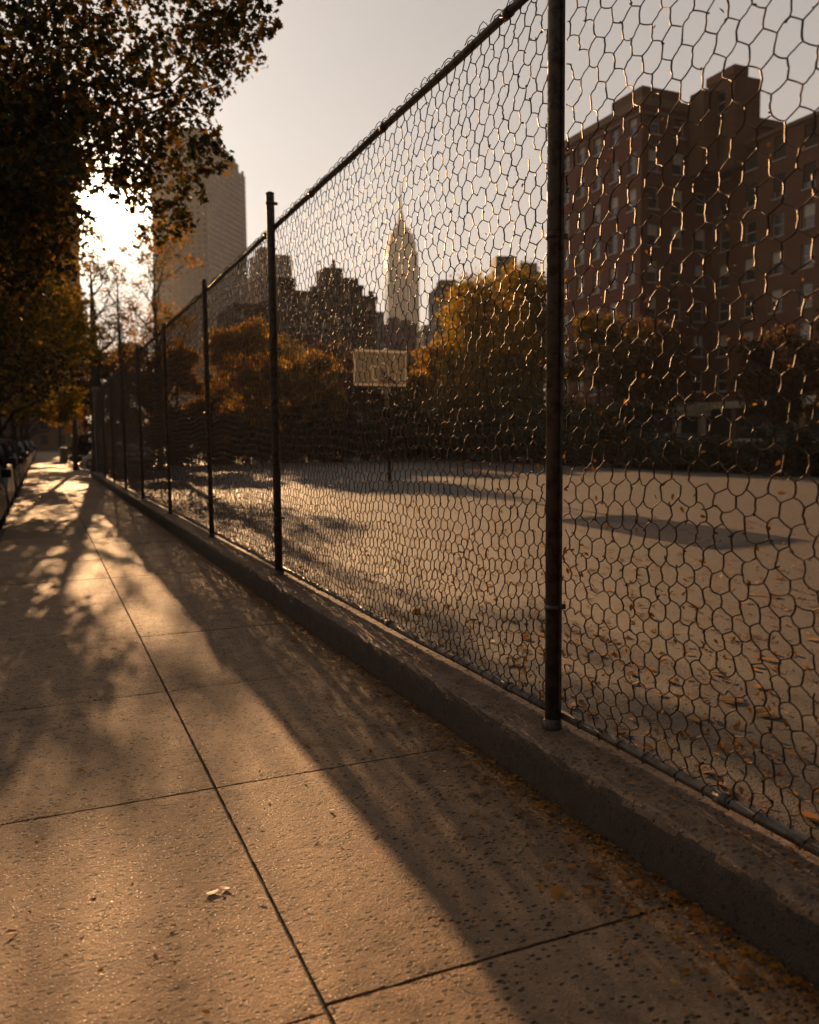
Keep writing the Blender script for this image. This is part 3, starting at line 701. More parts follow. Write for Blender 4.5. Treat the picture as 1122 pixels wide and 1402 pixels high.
round_tree(22.8, 72.0, -0.1, 8.0, 9.4, 1.4, 63, 'dark rust tree before the right end of the brick cluster', M['leaf_rust'], 8000, 0.27)
round_tree(4.7, 63.0, -0.1, 5.4, 7.4, 1.2, 65, 'low dark rust tree beyond the fence end, under the bright gap', M['leaf_rust'], 7000, 0.24)
round_tree(5.6, 57.0, -0.1, 3.4, 7.6, 1.2, 61, 'small amber tree behind the fence near its far end', M['leaf_gold'], 5000, 0.2)

# dark bushes round the court
def bush(seed, w, h):
    rnd = random.Random(seed); rs = np.random.RandomState(seed)
    cs = [(rnd.uniform(-w, w)*0.42, rnd.uniform(-1, 1)*0.5, rnd.uniform(0.3, h*0.88), rnd.uniform(0.45, 0.8)) for _ in range(24)]
    t = empty('bush'); P = crown_points(cs, 6500, rs, shell=0.3, tufts=10, spread=0.3); P[:, 2] = np.abs(P[:, 2])
    V, F = scatter_leaves(P, 0.19, rs, 'far'); mesh_obj('foliage', V, F, M['leaf_dark'], t)
    bm = bmesh.new()
    for _ in range(9):
        x = rnd.uniform(-w, w)*0.25; tube(bm, [(x, 0, 0), (x*1.3, rnd.uniform(-.2, .2), h*0.4), (x*1.7+rnd.uniform(-.3, .3), rnd.uniform(-.4, .4), h*0.8)], [0.04, 0.025, 0.01], 5)
    bm_obj('stems', bm, M['bark'], t); return t
protos = [bush(71, 3.4, 3.4), bush(72, 3.4, 2.9), bush(73, 3.2, 3.8)]
spots = [(25.6+0.3*((k*7) % 3), 33+2.25*k, PI/2) for k in range(13)]+[(6.4+2.35*k, 52.4+0.3*((k*5) % 3), 0) for k in range(9)]
spots += [(25.2, 21.0+2.3*k, PI/2+0.001) for k in range(5)]
for k, (x, y, a) in enumerate(spots):
    o = protos[k] if k < 3 else copy_tree(protos[k % 3])
    o.location = (x, y, -0.12); o.rotation_euler = (0, 0, a+0.2*math.sin(k)); s = 1+0.15*math.sin(k*2.3); low_ = k >= 22; o.scale = (s, s, s*0.5 if low_ else s)
    if low_: tag(o, 'low dark bush before the cars below the right wing of the brick block', 'bush', 'low bushes before the parked cars'); continue
    tag(o, 'dark leafy bush in the dense row along the far side of the court' if a else 'dark leafy bush in the row closing the far end of the court', 'bush', 'bushes along the far side of the court' if a else 'bushes at the far end of the court')

# ---------------------------------------------------------------- buildings
def facade(bm, o, u, w, z0, z1, cols, rows, ww, wh, sill=0.9, depth=0.22, mi=0, fixed_pitch=None):
    """wall with real window openings; returns opening rects as (origin, width, height) in the wall frame"""
    o = Vector(o); u = Vector(u).normalized(); n = Vector((u.y, -u.x, 0))     # outward normal (towards the viewer of the wall)
    H = z1-z0; ph = H/rows; pw = w/cols; rects = []
    def P(s, z, d=0.0): return bm.verts.new(o+u*s+Vector((0, 0, z))-n*d)
    def quad(a, b, c, d):
        f = bm.faces.new((a, b, c, d)); f.material_index = mi
    for r in range(rows):
        zb = z0+r*ph; a = zb+sill*ph/3.0; b = min(a+wh, zb+ph-0.12)
        # solid band below and above the openings
        quad(P(0, zb), P(w, zb), P(w, a), P(0, a)); quad(P(0, b), P(w, b), P(w, zb+ph), P(0, zb+ph))
        s = 0.0
        for c in range(cols):
            s0 = c*pw+(pw-ww)/2; s1 = s0+ww
            quad(P(s, a), P(s0, a), P(s0, b), P(s, b)); s = s1
            quad(P(s0, a), P(s0, a, depth), P(s0, b, depth), P(s0, b)); quad(P(s1, a, depth), P(s1, a), P(s1, b), P(s1, b, depth))
            quad(P(s0, a), P(s1, a), P(s1, a, depth), P(s0, a, depth)); quad(P(s0, b, depth), P(s1, b, depth), P(s1, b), P(s0, b))
            quad(P(s0, a, depth), P(s1, a, depth), P(s1, b, depth), P(s0, b, depth))   # dark back closed by the window
            rects.append((o+u*(s0+ww/2)+Vector((0, 0, a))-n*(depth-0.02), math.atan2(u.y, u.x), ww, b-a))
        quad(P(s, a), P(w, a), P(w, b), P(s, b))
    return rects

WIN = {}
def window_proto(ww, wh, style):
    """sash window: frame with a glass pane or a drawn blind as its child. Wall frame: x along the wall, -y outward"""
    key = (round(ww, 2), round(wh, 2), style)
    if key in WIN: return WIN[key]
    bm = bmesh.new(); t = 0.07
    box(bm, -ww/2, -ww/2+t, -0.05, 0.01, 0, wh); box(bm, ww/2-t, ww/2, -0.05, 0.01, 0, wh)
    box(bm, -ww/2+t, ww/2-t, -0.05, 0.01, 0, t); box(bm, -ww/2+t, ww/2-t, -0.05, 0.01, wh-t, wh)
    box(bm, -ww/2+t, ww/2-t, -0.06, 0.01, wh/2-t/2, wh/2+t/2)
    box(bm, -ww/2-0.08, ww/2+0.08, -0.30, 0.0, -0.09, -0.004)
    me = bpy.data.meshes.new('window'); bm.to_mesh(me); bm.free(); me.materials.append(M['frame'])
    bm = bmesh.new(); box(bm, -ww/2+t, ww/2-t, -0.012, 0.0, t, wh/2-t/2, mi=0); box(bm, -ww/2+t, ww/2-t, -0.012, 0.0, wh/2+t/2, wh-t, mi=1 if style else 0)
    mp = bpy.data.meshes.new('pane'); bm.to_mesh(mp); bm.free(); mp.materials.append(M['glass']); mp.materials.append(M['blind'])
    WIN[key] = (me, mp); return WIN[key]
wr = random.Random(99)
def add_windows(rects, parent, base):
    for (p, a, ww, wh) in rects:
        me, mp = window_proto(ww, wh, wr.random() < 0.4)
        f = bpy.data.objects.new('window', me); C.objects.link(f); f.parent = parent; f.location = p-Vector(base); f.rotation_euler = (0, 0, a)
        g = bpy.data.objects.new('pane', mp); C.objects.link(g); g.parent = f

def prism_walls(bm, pts, z0, z1, mi=0, top=True):
    """plain walls round a footprint"""
    n = len(pts)
    lo = [bm.verts.new((*p, z0)) for p in pts]; hi = [bm.verts.new((*p, z1)) for p in pts]
    for i in range(n):
        bm.faces.new((lo[i], lo[(i+1) % n], hi[(i+1) % n], hi[i])).material_index = mi
    if top: bm.faces.new(hi).material_index = mi

# --- red brick apartment block on the right (walls facing the court have real openings)
BB = (44.8, 56.2, -0.1)
bb = empty('apartment_block', BB, 0, 'big dark red brick apartment block filling the right side behind the court', 'apartment block')
def sub(v): return (v[0]-BB[0], v[1]-BB[1], v[2]-BB[2])
def shift(bm):
    for v in bm.verts: v.co -= Vector(BB)
G = 4.3
bm = bmesh.new(); r1 = facade(bm, (44.8, 68.0, 0), (0, -1, 0), 11.8, G, 27.6, 5, 8, 1.05, 1.75); shift(bm); bm_obj('west_wall', bm, M['brick'], bb)
bm = bmesh.new(); r2 = facade(bm, (44.8, 56.2, 0), (1, 0, 0), 7.4, G, 27.6, 3, 8, 1.05, 1.75); shift(bm); bm_obj('south_wall', bm, M['brick'], bb)
bm = bmesh.new(); r3 = facade(bm, (52.2, 56.2, 0), (0, -1, 0), 22.2, G, 24.3, 8, 7, 1.15, 1.75); shift(bm); bm_obj('wing_wall', bm, M['brick_b'], bb)
bm = bmesh.new()
prism_walls(bm, [(44.86, 67.9), (44.86, 56.26), (52.26, 56.26), (60, 56.2), (60, 67.9)], G, 27.5); shift(bm)
bmesh.ops.delete(bm, geom=[f for f in bm.faces if abs(f.normal.z) < 0.5 and (f.calc_center_median().x < 0.5 or f.calc_center_median().y < 0.5) and f.calc_center_median().x < 8], context='FACES')
bm_obj('back_wall', bm, M['brick'], bb)
bm = bmesh.new(); box(bm, 52.3, 60, 34.0, 56.1, 20, 24.2); box(bm, 52.3, 60, 34.0, 34.2, -0.1, 20); shift(bm); bm_obj('wing_roof', bm, M['roof'], bb)
bm = bmesh.new(); box(bm, 44.62, 60, 56.02, 68, 27.603, 27.95, 0.02); box(bm, 44.7, 60, 56.1, 68, 27.0, 27.2, 0.01); box(bm, 44.9, 60, 56.3, 67.9, 27.951, 28.4)
box(bm, 52.02, 60, 34, 56.0, 24.303, 24.6, 0.02); shift(bm); bm_obj('cornice', bm, M['stone_b'], bb)
bm = bmesh.new(); box(bm, 46.2, 50.2, 58, 62, 28.0, 30.0); box(bm, 46.6, 48.0, 57.4, 58, 28.0, 29.4); shift(bm); bm_obj('roof_bulkhead', bm, M['brick_b'], bb)
# stair tower
bm = bmesh.new(); rt_ = facade(bm, (50.9, 55.6, 0), (0, -1, 0), 2.9, 22.5, 29.6, 1, 2, 0.95, 1.7); rt2 = facade(bm, (50.9, 52.7, 0), (1, 0, 0), 2.7, 22.5, 29.6, 1, 2, 0.01, 0.01)
box(bm, 50.904, 53.6, 52.71, 55.6, 29.4, 29.59); box(bm, 53.4, 53.59, 52.71, 55.6, 22.5, 29.4); box(bm, 50.75, 52.2, 52.6, 55.7, 29.604, 30.3, 0.02); box(bm, 49.4, 50.88, 54.4, 56.0, 22.5, 28.9); shift(bm); bm_obj('stair_tower', bm, M['brick_b'], bb)
add_windows(r1+r2+r3+rt_[1:], bb, BB)
for p in r1+r2+r3: pass
# ground storey: cream shopfront with pilasters, dark openings, beige band
bm = bmesh.new(); box(bm, 44.8, 60, 56.4, 67.9, -0.1, G-0.002); box(bm, 52.35, 60, 34.1, 56.2, -0.1, G-0.002); shift(bm); bm_obj('ground_storey', bm, M['dark'], bb)
bm = bmesh.new(); box(bm, 44.3, 52.0, 55.6, 56.18, 3.5, 4.25, 0.03); box(bm, 44.4, 52.0, 55.7, 56.18, 3.1, 3.48, 0.03); shift(bm); bm_obj('shop_cornice', bm, M['cream'], bb)
for x in (44.7, 46.0, 48.6, 51.3):
    bm = bmesh.new(); box(bm, x-0.28, x+0.28, 55.75, 56.18, -0.1, 3.08, 0.03); box(bm, x-0.36, x+0.36, 55.68, 56.19, -0.1, 0.4, 0.02); shift(bm); bm_obj('pilaster', bm, M['cream'], bb)
bm = bmesh.new(); box(bm, 51.9, 52.34, 34, 55.6, -0.1, 1.2, 0.02); box(bm, 51.8, 52.34, 34, 55.6, 3.7, 4.25, 0.02); shift(bm); bm_obj('stall_riser', bm, M['cream'], bb)
for y in (36, 39.4, 42.8, 46.2, 49.6, 53):
    bm = bmesh.new(); box(bm, 51.85, 52.34, y-0.25, y+0.25, 1.202, 3.698, 0.02); shift(bm); bm_obj('pilaster', bm, M['stone_b'], bb)

# --- generic blocks
def block(name, label, corner, L, D, ang, z1, cols, colsD, rows, ww, wh, wall, win='parts', extras=(), cat='building', z0=-0.1, roofmat=None, sill=0.9):
    """corner: nearest corner; L runs along ang to the right, D runs back-left at ang+90"""
    b = empty(name, (corner[0], corner[1], z0), 0, label, cat)
    u = Vector((math.cos(ang), math.sin(ang), 0)); v = Vector((-math.sin(ang), math.cos(ang), 0)); H = z1-z0
    bm = bmesh.new()
    ra = facade(bm, (0, 0, 0), u, L, 0, H, cols, rows, ww, wh, sill)
    rb = facade(bm, v*D, -v, D, 0, H, colsD, rows, ww, wh, sill)
    p = [u*L, u*L+v*D, v*D]
    for a, c in ((p[0], p[1]), (p[1], p[2])):
        bm.faces.new([bm.verts.new(q) for q in (a, c, c+Vector((0, 0, H)), a+Vector((0, 0, H)))])
    bm_obj('wall', bm, wall, b)
    Rm = Matrix.Rotation(ang, 4, 'Z')
    bm = bmesh.new(); box(bm, -0.15, L+0.15, -0.15, D+0.15, H+0.003, H+0.5, M=Rm); bm_obj('parapet', bm, roofmat or wall, b)
    rr = ra+rb; rr.sort(key=lambda q: -q[0].z)
    if win == 'parts':
        add_windows(rr[:98], b, (0, 0, 0)); rest = rr[98:]
    else: rest = rr
    if rest:
        bm = bmesh.new()
        for (q, a, w2, h2) in rest:
            Mx = Matrix.Translation(q) @ Matrix.Rotation(a, 4, 'Z'); box(bm, -w2/2, w2/2, -0.02, 0.01, 0, h2, M=Mx)
        o = bm_obj('windows', bm, M['glass'], b); o['kind'] = 'stuff'
    for (nm, x0, x1, y0, y1, h0, h1, mm) in extras:
        bm = bmesh.new(); box(bm, x0, x1, y0, y1, H+h0, H+h1, M=Rm); bm_obj(nm, bm, mm or wall, b)
    return b
block('apartment_block', 'dark brick block with a small roof hut just right of the second post', (29.3, 110), 7.0, 12, 0, 20.6, 5, 6, 7, 0.9, 1.6, M['brick_d'], extras=[('roof_hut', 0.2, 2.6, 1, 5, 0.51, 2.3, None), ('chimney', 5.2, 6.0, 2, 3, 0.51, 1.6, None)])
block('apartment_block', 'tallest dark brick block in the cluster behind the court, with a stepped roof', (36.4, 109.4), 4.4, 12, 0, 21.7, 3, 6, 7, 0.9, 1.6, M['brick_d'], extras=[('roof_hut', -0.6, 2.0, 1, 5, 0.51, 2.8, None), ('chimney', 0.6, 1.0, 1.2, 1.7, 2.802, 3.9, None), ('roof_hut', 2.2, 4.2, 1, 5, 0.51, 1.6, None)])
block('apartment_block', 'narrow dark block stepping down at the right end of the brick cluster', (41.0, 109.8), 1.9, 12, 0, 20.4, 1, 6, 7, 0.9, 1.6, M['brick_b'], extras=[('chimney', 1.2, 1.7, 0.5, 1.2, 0.51, 1.3, None)])
block('apartment_block', 'low dark brick block seen just left of the second post', (23.3, 109), 5.6, 12, 0, 18.4, 4, 6, 6, 0.9, 1.6, M['brick_d'])
block('office_tower', 'pale hazy tower behind the second post with a lower left shoulder', (166, 680), 27, 30, 0.05, 150, 7, 8, 36, 2.2, 2.4, M['stone'], win='one', extras=[('roof_hut', 2, 14, 3, 20, 0.51, 6, None), ('shoulder', -8, -0.2, 2, 25, -152, -19, None)])
block('office_building', 'small pale far building left of the spired skyscraper', (149.5, 392.5), 7.6, 14, -0.1, 63.0, 3, 4, 16, 1.2, 1.8, M['stone_g'], win='one')
block('office_building', 'darker far building at the foot of the spired skyscraper', (158.3, 389), 14.5, 14, -0.1, 57.2, 5, 4, 15, 1.3, 1.8, M['brick_b'], win='one', extras=[('roof_hut', 1.5, 6, 2, 8, 0.51, 3.8, None), ('roof_hut', 8.5, 12, 2, 8, 0.51, 2.8, None)])
block('office_building', 'small stepped far building right of the spired skyscraper', (173.6, 381), 8.5, 14, -0.1, 54.0, 3, 4, 14, 1.3, 1.8, M['stone_g'], win='one', extras=[('roof_hut', 1, 4.5, 2, 8, 0.51, 3.0, None)])
block('apartment_block', 'grey stone block with a roof hut peeking out left of the big rounded tree', (111.4, 234.9), 14, 14, -0.25, 46.5, 5, 5, 13, 1.3, 1.9, M['stone_g'], extras=[('roof_hut', 1.5, 6.5, 2, 8, 0.51, 3.0, None), ('water_tank', 8.0, 11, 2, 6, 0.51, 2.2, None)])
block('apartment_block', 'grey block with square roof tower rising above the big rounded tree', (127, 228), 16, 14, -0.25, 51.0, 5, 5, 14, 1.3, 1.9, M['stone_g'], extras=[('roof_tower', 1.5, 8.0, 2, 9, 0.51, 5.4, None), ('roof_hut', 9.2, 14.5, 2, 8, 0.51, 3.6, None)])
block('apartment_tower', 'tall brown building closing the end of the street behind the trees', (-22, 200), 31.2, 16, 0, 53.5, 9, 5, 16, 1.4, 1.9, M['stone_b'])

# --- tall brown tower on the left, set back at the top
A = math.atan2(20, 15)-0.0
k_ = 1.85
tw = block('office_tower', 'tall brown tower with a stepped top and chimney, half behind the near tree', (111.2, 600.3), 64, 42.4, math.atan2(0.8, 0.6), 198.9, 13, 9, 50, 2.3, 2.4, M['stone_b'], win='parts',
      extras=[(n_, a_*k_, b_*k_, c_*k_, d_*k_, e_*k_ if e_ > 1 else 0.51, f_*k_, None) for (n_, a_, b_, c_, d_, e_, f_) in
              (('setback', 1.6, 31.5, 1.4, 21.5, 0.5, 4.3), ('setback', 3.2, 27.0, 3.0, 20, 4.303, 7.6), ('roof_hut', 4.5, 22.0, 4.6, 18.0, 7.603, 10.0), ('chimney', 23.5, 25.2, 6, 7.4, 7.603, 15.6), ('finial', 29.4, 30.4, 2.2, 3, 4.303, 6.2), ('finial', 33.0, 34.0, 0.3, 1.0, 0.5, 2.2))])

# --- the far skyscraper with a stepped crown and spire
ex, ey = 391.4, 920.3
sk = empty('skyscraper', (ex, ey, 0), R(-13), 'pale stepped skyscraper with a tapering crown and needle spire, centre of the skyline', 'skyscraper')
def oct_(bm, w, d, ch, z0, z1, w1=None, d1=None):
    w1 = w1 or w; d1 = d1 or d
    def ring(w_, d_, z):
        c = ch*min(w_, d_)/min(w, d)
        return [bm.verts.new((x, y, z)) for x, y in ((-w_/2+c, -d_/2), (w_/2-c, -d_/2), (w_/2, -d_/2+c), (w_/2, d_/2-c), (w_/2-c, d_/2), (-w_/2+c, d_/2), (-w_/2, d_/2-c), (-w_/2, -d_/2+c))]
    a, b = ring(w, d, z0), ring(w1, d1, z1)
    for i in range(8): bm.faces.new((a[i], a[(i+1) % 8], b[(i+1) % 8], b[i]))
    bm.faces.new(b); bm.faces.new(a[::-1])
tiers = [(46, 40, 3, 0, 120), (36, 33, 3, 120.01, 196), (34.5, 31.5, 3, 196.01, 215), (31, 29, 4, 215.01, 226), (27, 25.5, 4, 226.01, 235), (19.5, 18.5, 3, 235.01, 242)]
bm = bmesh.new()
for w, d, c, a, b in tiers: oct_(bm, w, d, c, a, b)
bm_obj('shaft', bm, M['stone'], sk)
bm = bmesh.new(); oct_(bm, 13.5, 13, 3, 242.01, 247, 10, 10); oct_(bm, 8.6, 8.6, 2, 247.01, 258, 6.2, 6.2); oct_(bm, 5.6, 5.6, 1.5, 258.01, 263, 3.2, 3.2); bm_obj('crown', bm, M['stone_g'], sk)
bm = bmesh.new(); tube(bm, [(0, 0, 263.01), (0, 0, 270), (0, 0, 282), (0, 0, 295)], [1.9, 1.3, 0.9, 0.45], 8); bm_obj('spire', bm, M['steel'], sk)
# vertical window strips, one part each
for side in range(4):
    for k in range(7):
        for (w, d, c, a, b) in tiers[:3]:
            half = (w if side % 2 == 0 else d); off = (d if side % 2 == 0 else w)/2
            s = (k-3)*half*0.125
            Mx = Matrix.Rotation(side*PI/2, 4, 'Z')
            if (side, k) == (0, 0) or True:
                bm = bmesh.new(); box(bm, s-1.1, s+1.1, -off-0.25, -off+0.4, a+2, b-3, M=Mx); bm_obj('window_strip', bm, M['glass'], sk)

# ---------------------------------------------------------------- basketball hoop
hb = empty('basketball_hoop', (10.75, 26.5, 0.02), 0, 'pale rectangular basketball backboard with an orange hoop on a dark pole, on the court', 'basketball hoop')
bc = Vector((10.03, 25.38, 3.74)); ba = R(5); Mb = Matrix.Translation(bc-Vector((10.75, 26.5, 0.02))) @ Matrix.Rotation(ba, 4, 'Z')
bm = bmesh.new(); box(bm, -0.9, 0.9, -0.012, 0.02, -0.52, 0.52, 0.005, M=Mb); bm_obj('backboard', bm, M['board'], hb)
bm = bmesh.new()
for (a, b, c, d) in ((-0.93, 0.93, 0.48, 0.56), (-0.93, 0.93, -0.56, -0.48), (-0.93, -0.86, -0.48, 0.48), (0.86, 0.93, -0.48, 0.48)): box(bm, a, b, -0.028, 0.03, c, d, M=Mb)
bm_obj('board_frame', bm, M['board_white'], hb)
bm = bmesh.new()
for (a, b, c, d) in ((-0.30, 0.30, 0.02, 0.07), (-0.30, 0.30, -0.40, -0.35), (-0.30, -0.25, -0.35, 0.02), (0.25, 0.30, -0.35, 0.02)): box(bm, a, b, -0.0165, -0.012, c, d, M=Mb)
bm_obj('target_square', bm, M['board_white'], hb)
bm = bmesh.new(); n = 28; rc = Mb @ Vector((0, -0.38, -0.42))
tube(bm, [rc+Vector((0.23*math.cos(2*PI*k/n), 0.23*math.sin(2*PI*k/n), 0)) for k in range(n+1)], 0.012, 6); box(bm, -0.06, 0.06, -0.17, -0.03, -0.45, -0.36, M=Mb); bm_obj('rim', bm, M['rim'], hb)
bm = bmesh.new()
for k in range(12):
    a = 2*PI*k/12; b = a+PI/12*1.0; c = a+PI/6
    P3 = [rc+Vector((0.225*math.cos(a), 0.225*math.sin(a), 0)), rc+Vector((0.18*math.cos(b), 0.18*math.sin(b), -0.14)), rc+Vector((0.14*math.cos(c), 0.14*math.sin(c), -0.27)), rc+Vector((0.12*math.cos(b), 0.12*math.sin(b), -0.40))]
    tube(bm, P3, 0.004, 4)
bm_obj('net', bm, M['white'], hb)
bm = bmesh.new(); tube(bm, [(0, 0, -0.0), (0, 0, 3.0), (-0.1, -0.25, 3.4), (-0.6, -0.95, 3.62)], [0.06, 0.06, 0.06, 0.05], 12); bm_obj('pole', bm, M['tyre'], hb)
bm = bmesh.new(); tube(bm, [(0, 0, 2.6), (-0.5, -0.72, 3.1)], 0.03, 8); tube(bm, [(-0.45, -0.62, 3.4), (-0.65, -0.86, 3.75)], 0.025, 8); tube(bm, [(-0.45, -0.62, 3.4), (-0.66, -0.9, 3.2)], 0.025, 8); bm_obj('brace', bm, M['steel'], hb)

# ---------------------------------------------------------------- cars
def make_car(paint, suv=False):
    """nose towards +Y, origin on the road under the centre. Body lofted across the car from a side profile"""
    L = 4.6; Wd = 0.9; k = 1.16 if suv else 1.0
    t = empty('parked_car')
    # (y, z) of the top outline of the lower body, front to rear
    low = [(2.28, 0.42), (2.30, 0.62), (2.18, 0.76), (1.6, 0.90*k), (1.0, 0.97*k), (0.0, 0.99*k), (-1.2, 1.0*k), (-1.9, 1.02*k), (-2.2, 0.96*k), (-2.30, 0.70), (-2.28, 0.42)]
    bm = bmesh.new(); xs = [-1, -0.94, -0.6, 0, 0.6, 0.94, 1]; rings = []
    for x in xs:
        e = abs(x); ring = []
        for (y, z) in low:
            zz = z-(0.10 if e == 1 else (0.03 if e > 0.9 else 0))*(1 if z > 0.5 else 0); yy = y*(1-0.035*e**4)
            ring.append(bm.verts.new((x*Wd, yy, zz)))
        for y in (-1.0, 1.0, ):
            pass
        ring.append(bm.verts.new((x*Wd*0.97, -2.2, 0.24))); ring.append(bm.verts.new((x*Wd*0.97, 2.2, 0.24)))
        rings.append(ring)
    m = len(rings[0])
    for a, b in zip(rings, rings[1:]):
        for i in range(m): bm.faces.new((a[i], b[i], b[(i+1) % m], a[(i+1) % m])).smooth = True
    bm.faces.new(rings[0]); bm.faces.new(rings[-1][::-1])
    body = bm_obj('body', bm, paint, t); 
    md = body.modifiers.new('bev', 'BEVEL'); md.width = 0.03; md.segments = 2; md.limit_method = 'ANGLE'; md.angle_limit = R(35)
    # greenhouse
    hz = 1.45 if not suv else 1.72; b0 = 0.97*k
    g = [(1.05, b0-0.03), (0.35, hz-0.04), (-0.2, hz), (-1.2, hz-0.02), (-1.75 if not suv else -2.05, hz-0.10 if suv else hz-0.22), (-2.12 if not suv else -2.25, b0-0.03)]
    bm = bmesh.new(); rg = []
    for s in (-1, 1):
        rg.append([bm.verts.new((s*(Wd*(0.93-0.22*((z-b0)/(hz-b0)))), y, z)) for (y, z) in g])
    m = len(g)
    for i in range(m-1): bm.faces.new((rg[0][i], rg[1][i], rg[1][i+1], rg[0][i+1]))
    bm.faces.new(rg[0][::-1]); bm.faces.new(rg[1])
    bm_obj('windows', bm, M['carglass'], t).name = 'glasshouse'
    bm = bmesh.new()
    rw = [(Wd*(0.93-0.22*((z-b0)/(hz-b0)))+0.012) for (y, z) in g]
    top = g[1:5]
    va = [[bm.verts.new((s*rw[i+1]*1.0, y, z+dz)) for i, (y, z) in enumerate(top)] for s, dz in ((-1, -0.03), (-0.86, 0.02), (0.86, 0.02), (1, -0.03))]
    for a, b in zip(va, va[1:]):
        for i in range(len(top)-1): bm.faces.new((a[i], b[i], b[i+1], a[i+1]))
    for s in (-1, 1):       # pillars
        for (i, j, w_) in ((0, 1, 0.07), (4, 5, 0.16)):
            p, q = Vector((s*rw[i], g[i][0], g[i][1])), Vector((s*rw[j], g[j][0], g[j][1])); tube(bm, [p, q], w_/2, 6)
        p = Vector((s*(rw[2]), -0.35, hz-0.03)); q = Vector((s*rw[0], -0.40, b0)); tube(bm, [p, q], 0.035, 6)
    bm_obj('roof', bm, paint, t)
    for sx in (-1, 1):
        for y in (1.42, -1.38):
            w = empty('wheel', (sx*0.80, y, 0.33)); w.parent = t
            bm = bmesh.new(); n = 22
            prof = [(0.20, -0.1), (0.31, -0.11), (0.335, -0.08), (0.34, 0), (0.335, 0.08), (0.31, 0.11), (0.20, 0.1)]
            rs_ = [[bm.verts.new((x, r*math.cos(2*PI*k2/n), r*math.sin(2*PI*k2/n))) for (r, x) in prof] for k2 in range(n)]
            for q in range(n):
                for i in range(len(prof)-1): bm.faces.new((rs_[q][i], rs_[(q+1) % n][i], rs_[(q+1) % n][i+1], rs_[q][i+1])).smooth = True
            bm_obj('tyre', bm, M['tyre'], w)
            bm = bmesh.new()
            tube(bm, [(-0.07, 0, 0), (0.07, 0, 0)], 0.07, 12)
            for q in range(5): 
                Mx = Matrix.Rotation(q*2*PI/5, 4, 'X'); box(bm, sx*0.06-0.02, sx*0.06+0.02, -0.03, 0.03, 0.03, 0.215, M=Mx)
            tube(bm, [(sx*0.04, 0, 0), (sx*0.045, 0, 0)], 0.2, 22); bm_obj('rim', bm, M['alloy'], w)
        bm = bmesh.new(); box(bm, sx*0.93-0.03, sx*0.93+0.13*sx*1.0 if sx > 0 else sx*0.93+0.03, 0.72, 0.86, b0+0.02, b0+0.17, 0.02) if sx > 0 else box(bm, -1.06, -0.90, 0.72, 0.86, b0+0.02, b0+0.17, 0.02); bm_obj('mirror', bm, paint, t)
        bm = bmesh.new(); box(bm, sx*0.70-0.14, sx*0.70+0.14, -2.315, -2.24, 0.72, 0.92, 0.02); bm_obj('tail_lamp', bm, M['tail'], t)
        bm = bmesh.new(); box(bm, sx*0.64-0.17, sx*0.64+0.17, 2.20, 2.305, 0.60, 0.74, 0.02); bm_obj('headlight', bm, M['lamp'], t)
        for y in (0.15, -0.85):
            bm = bmesh.new(); box(bm, sx*0.905-0.012, sx*0.905+0.012, y-0.09, y+0.09, 0.80*k, 0.83*k, 0.004); bm_obj('door_handle', bm, paint, t)
    bm = bmesh.new(); box(bm, -0.84, 0.84, -2.33, -2.2, 0.36, 0.56, 0.03); bm_obj('rear_bumper', bm, M['tyre'], t)
    bm = bmesh.new(); box(bm, -0.84, 0.84, 2.2, 2.33, 0.30, 0.50, 0.03); bm_obj('front_bumper', bm, M['tyre'], t)
    bm = bmesh.new(); box(bm, -0.80, 0.80, -2.1, 2.1, 0.2, 0.5); bm_obj('underbody', bm, M['dark'], t)
    return t
sedan = make_car(PAINT[0]); suvc = make_car(PAINT[1], True)
def recolour(t, p):
    for ch in t.children:
        if ch.name.split('.')[0] in ('body', 'roof', 'mirror', 'door_handle') and ch.type == 'MESH':
            me = ch.data.copy(); me.materials[0] = p; ch.data = me
GC = 'cars parked along the kerb'
used = set()
def place_car(kind, x, y, rz, paint, label, group):
    src = suvc if kind else sedan
    if kind in used: o = copy_tree(src)
    else: o = src; used.add(kind)
    o.location = (x, y, -0.13); o.rotation_euler = (0, 0, rz); recolour(o, PAINT[paint]); tag(o, label, 'car', group); return o
cars = []
for (kind, y, pi_, lab) in ((0, 16.2, 0, 'nearest parked car, black saloon mostly cut off by the left edge'), (1, 21.3, 1, 'dark grey high-roofed car parked just beyond the nearest black saloon'),
        (0, 27.3, 0, 'third parked car along the kerb, black saloon'), (1, 32.3, 1, 'fourth parked car along the kerb, dark grey with a high roof'),
        (0, 37.9, 2, 'dark red saloon, fifth car parked along the kerb'), (0, 42.8, 0, 'black saloon parked directly beyond the dark red one'),
        (1, 47.7, 0, 'black high-roofed car, seventh in the row along the kerb'), (0, 52.5, 4, 'navy saloon, eighth in the row along the kerb'),
        (1, 58.3, 3, 'silver high-roofed car parked far along the kerb'), (0, 63.2, 0, 'black saloon parked just beyond the silver high-roofed car'),
        (0, 68.2, 1, 'dark grey saloon far along the kerb, eleventh in the row'), (1, 73.1, 4, 'navy high-roofed car far along the kerb'),
        (0, 79.5, 2, 'dark red saloon far down the row of parked cars'), (0, 84.5, 1, 'dark grey saloon, last but one in the row of parked cars'), (1, 89.4, 3, 'silver high-roofed car, farthest in the row along the kerb')):
    place_car(kind, -1.60, y, PI if kind else 0, pi_, lab, GC)
place_car(0, 3.9, 58.5-8.0, 0.5, 5, 'pale car seen between the tree trunks beyond the end of the fence', None)
GS = 'cars parked across the side street'
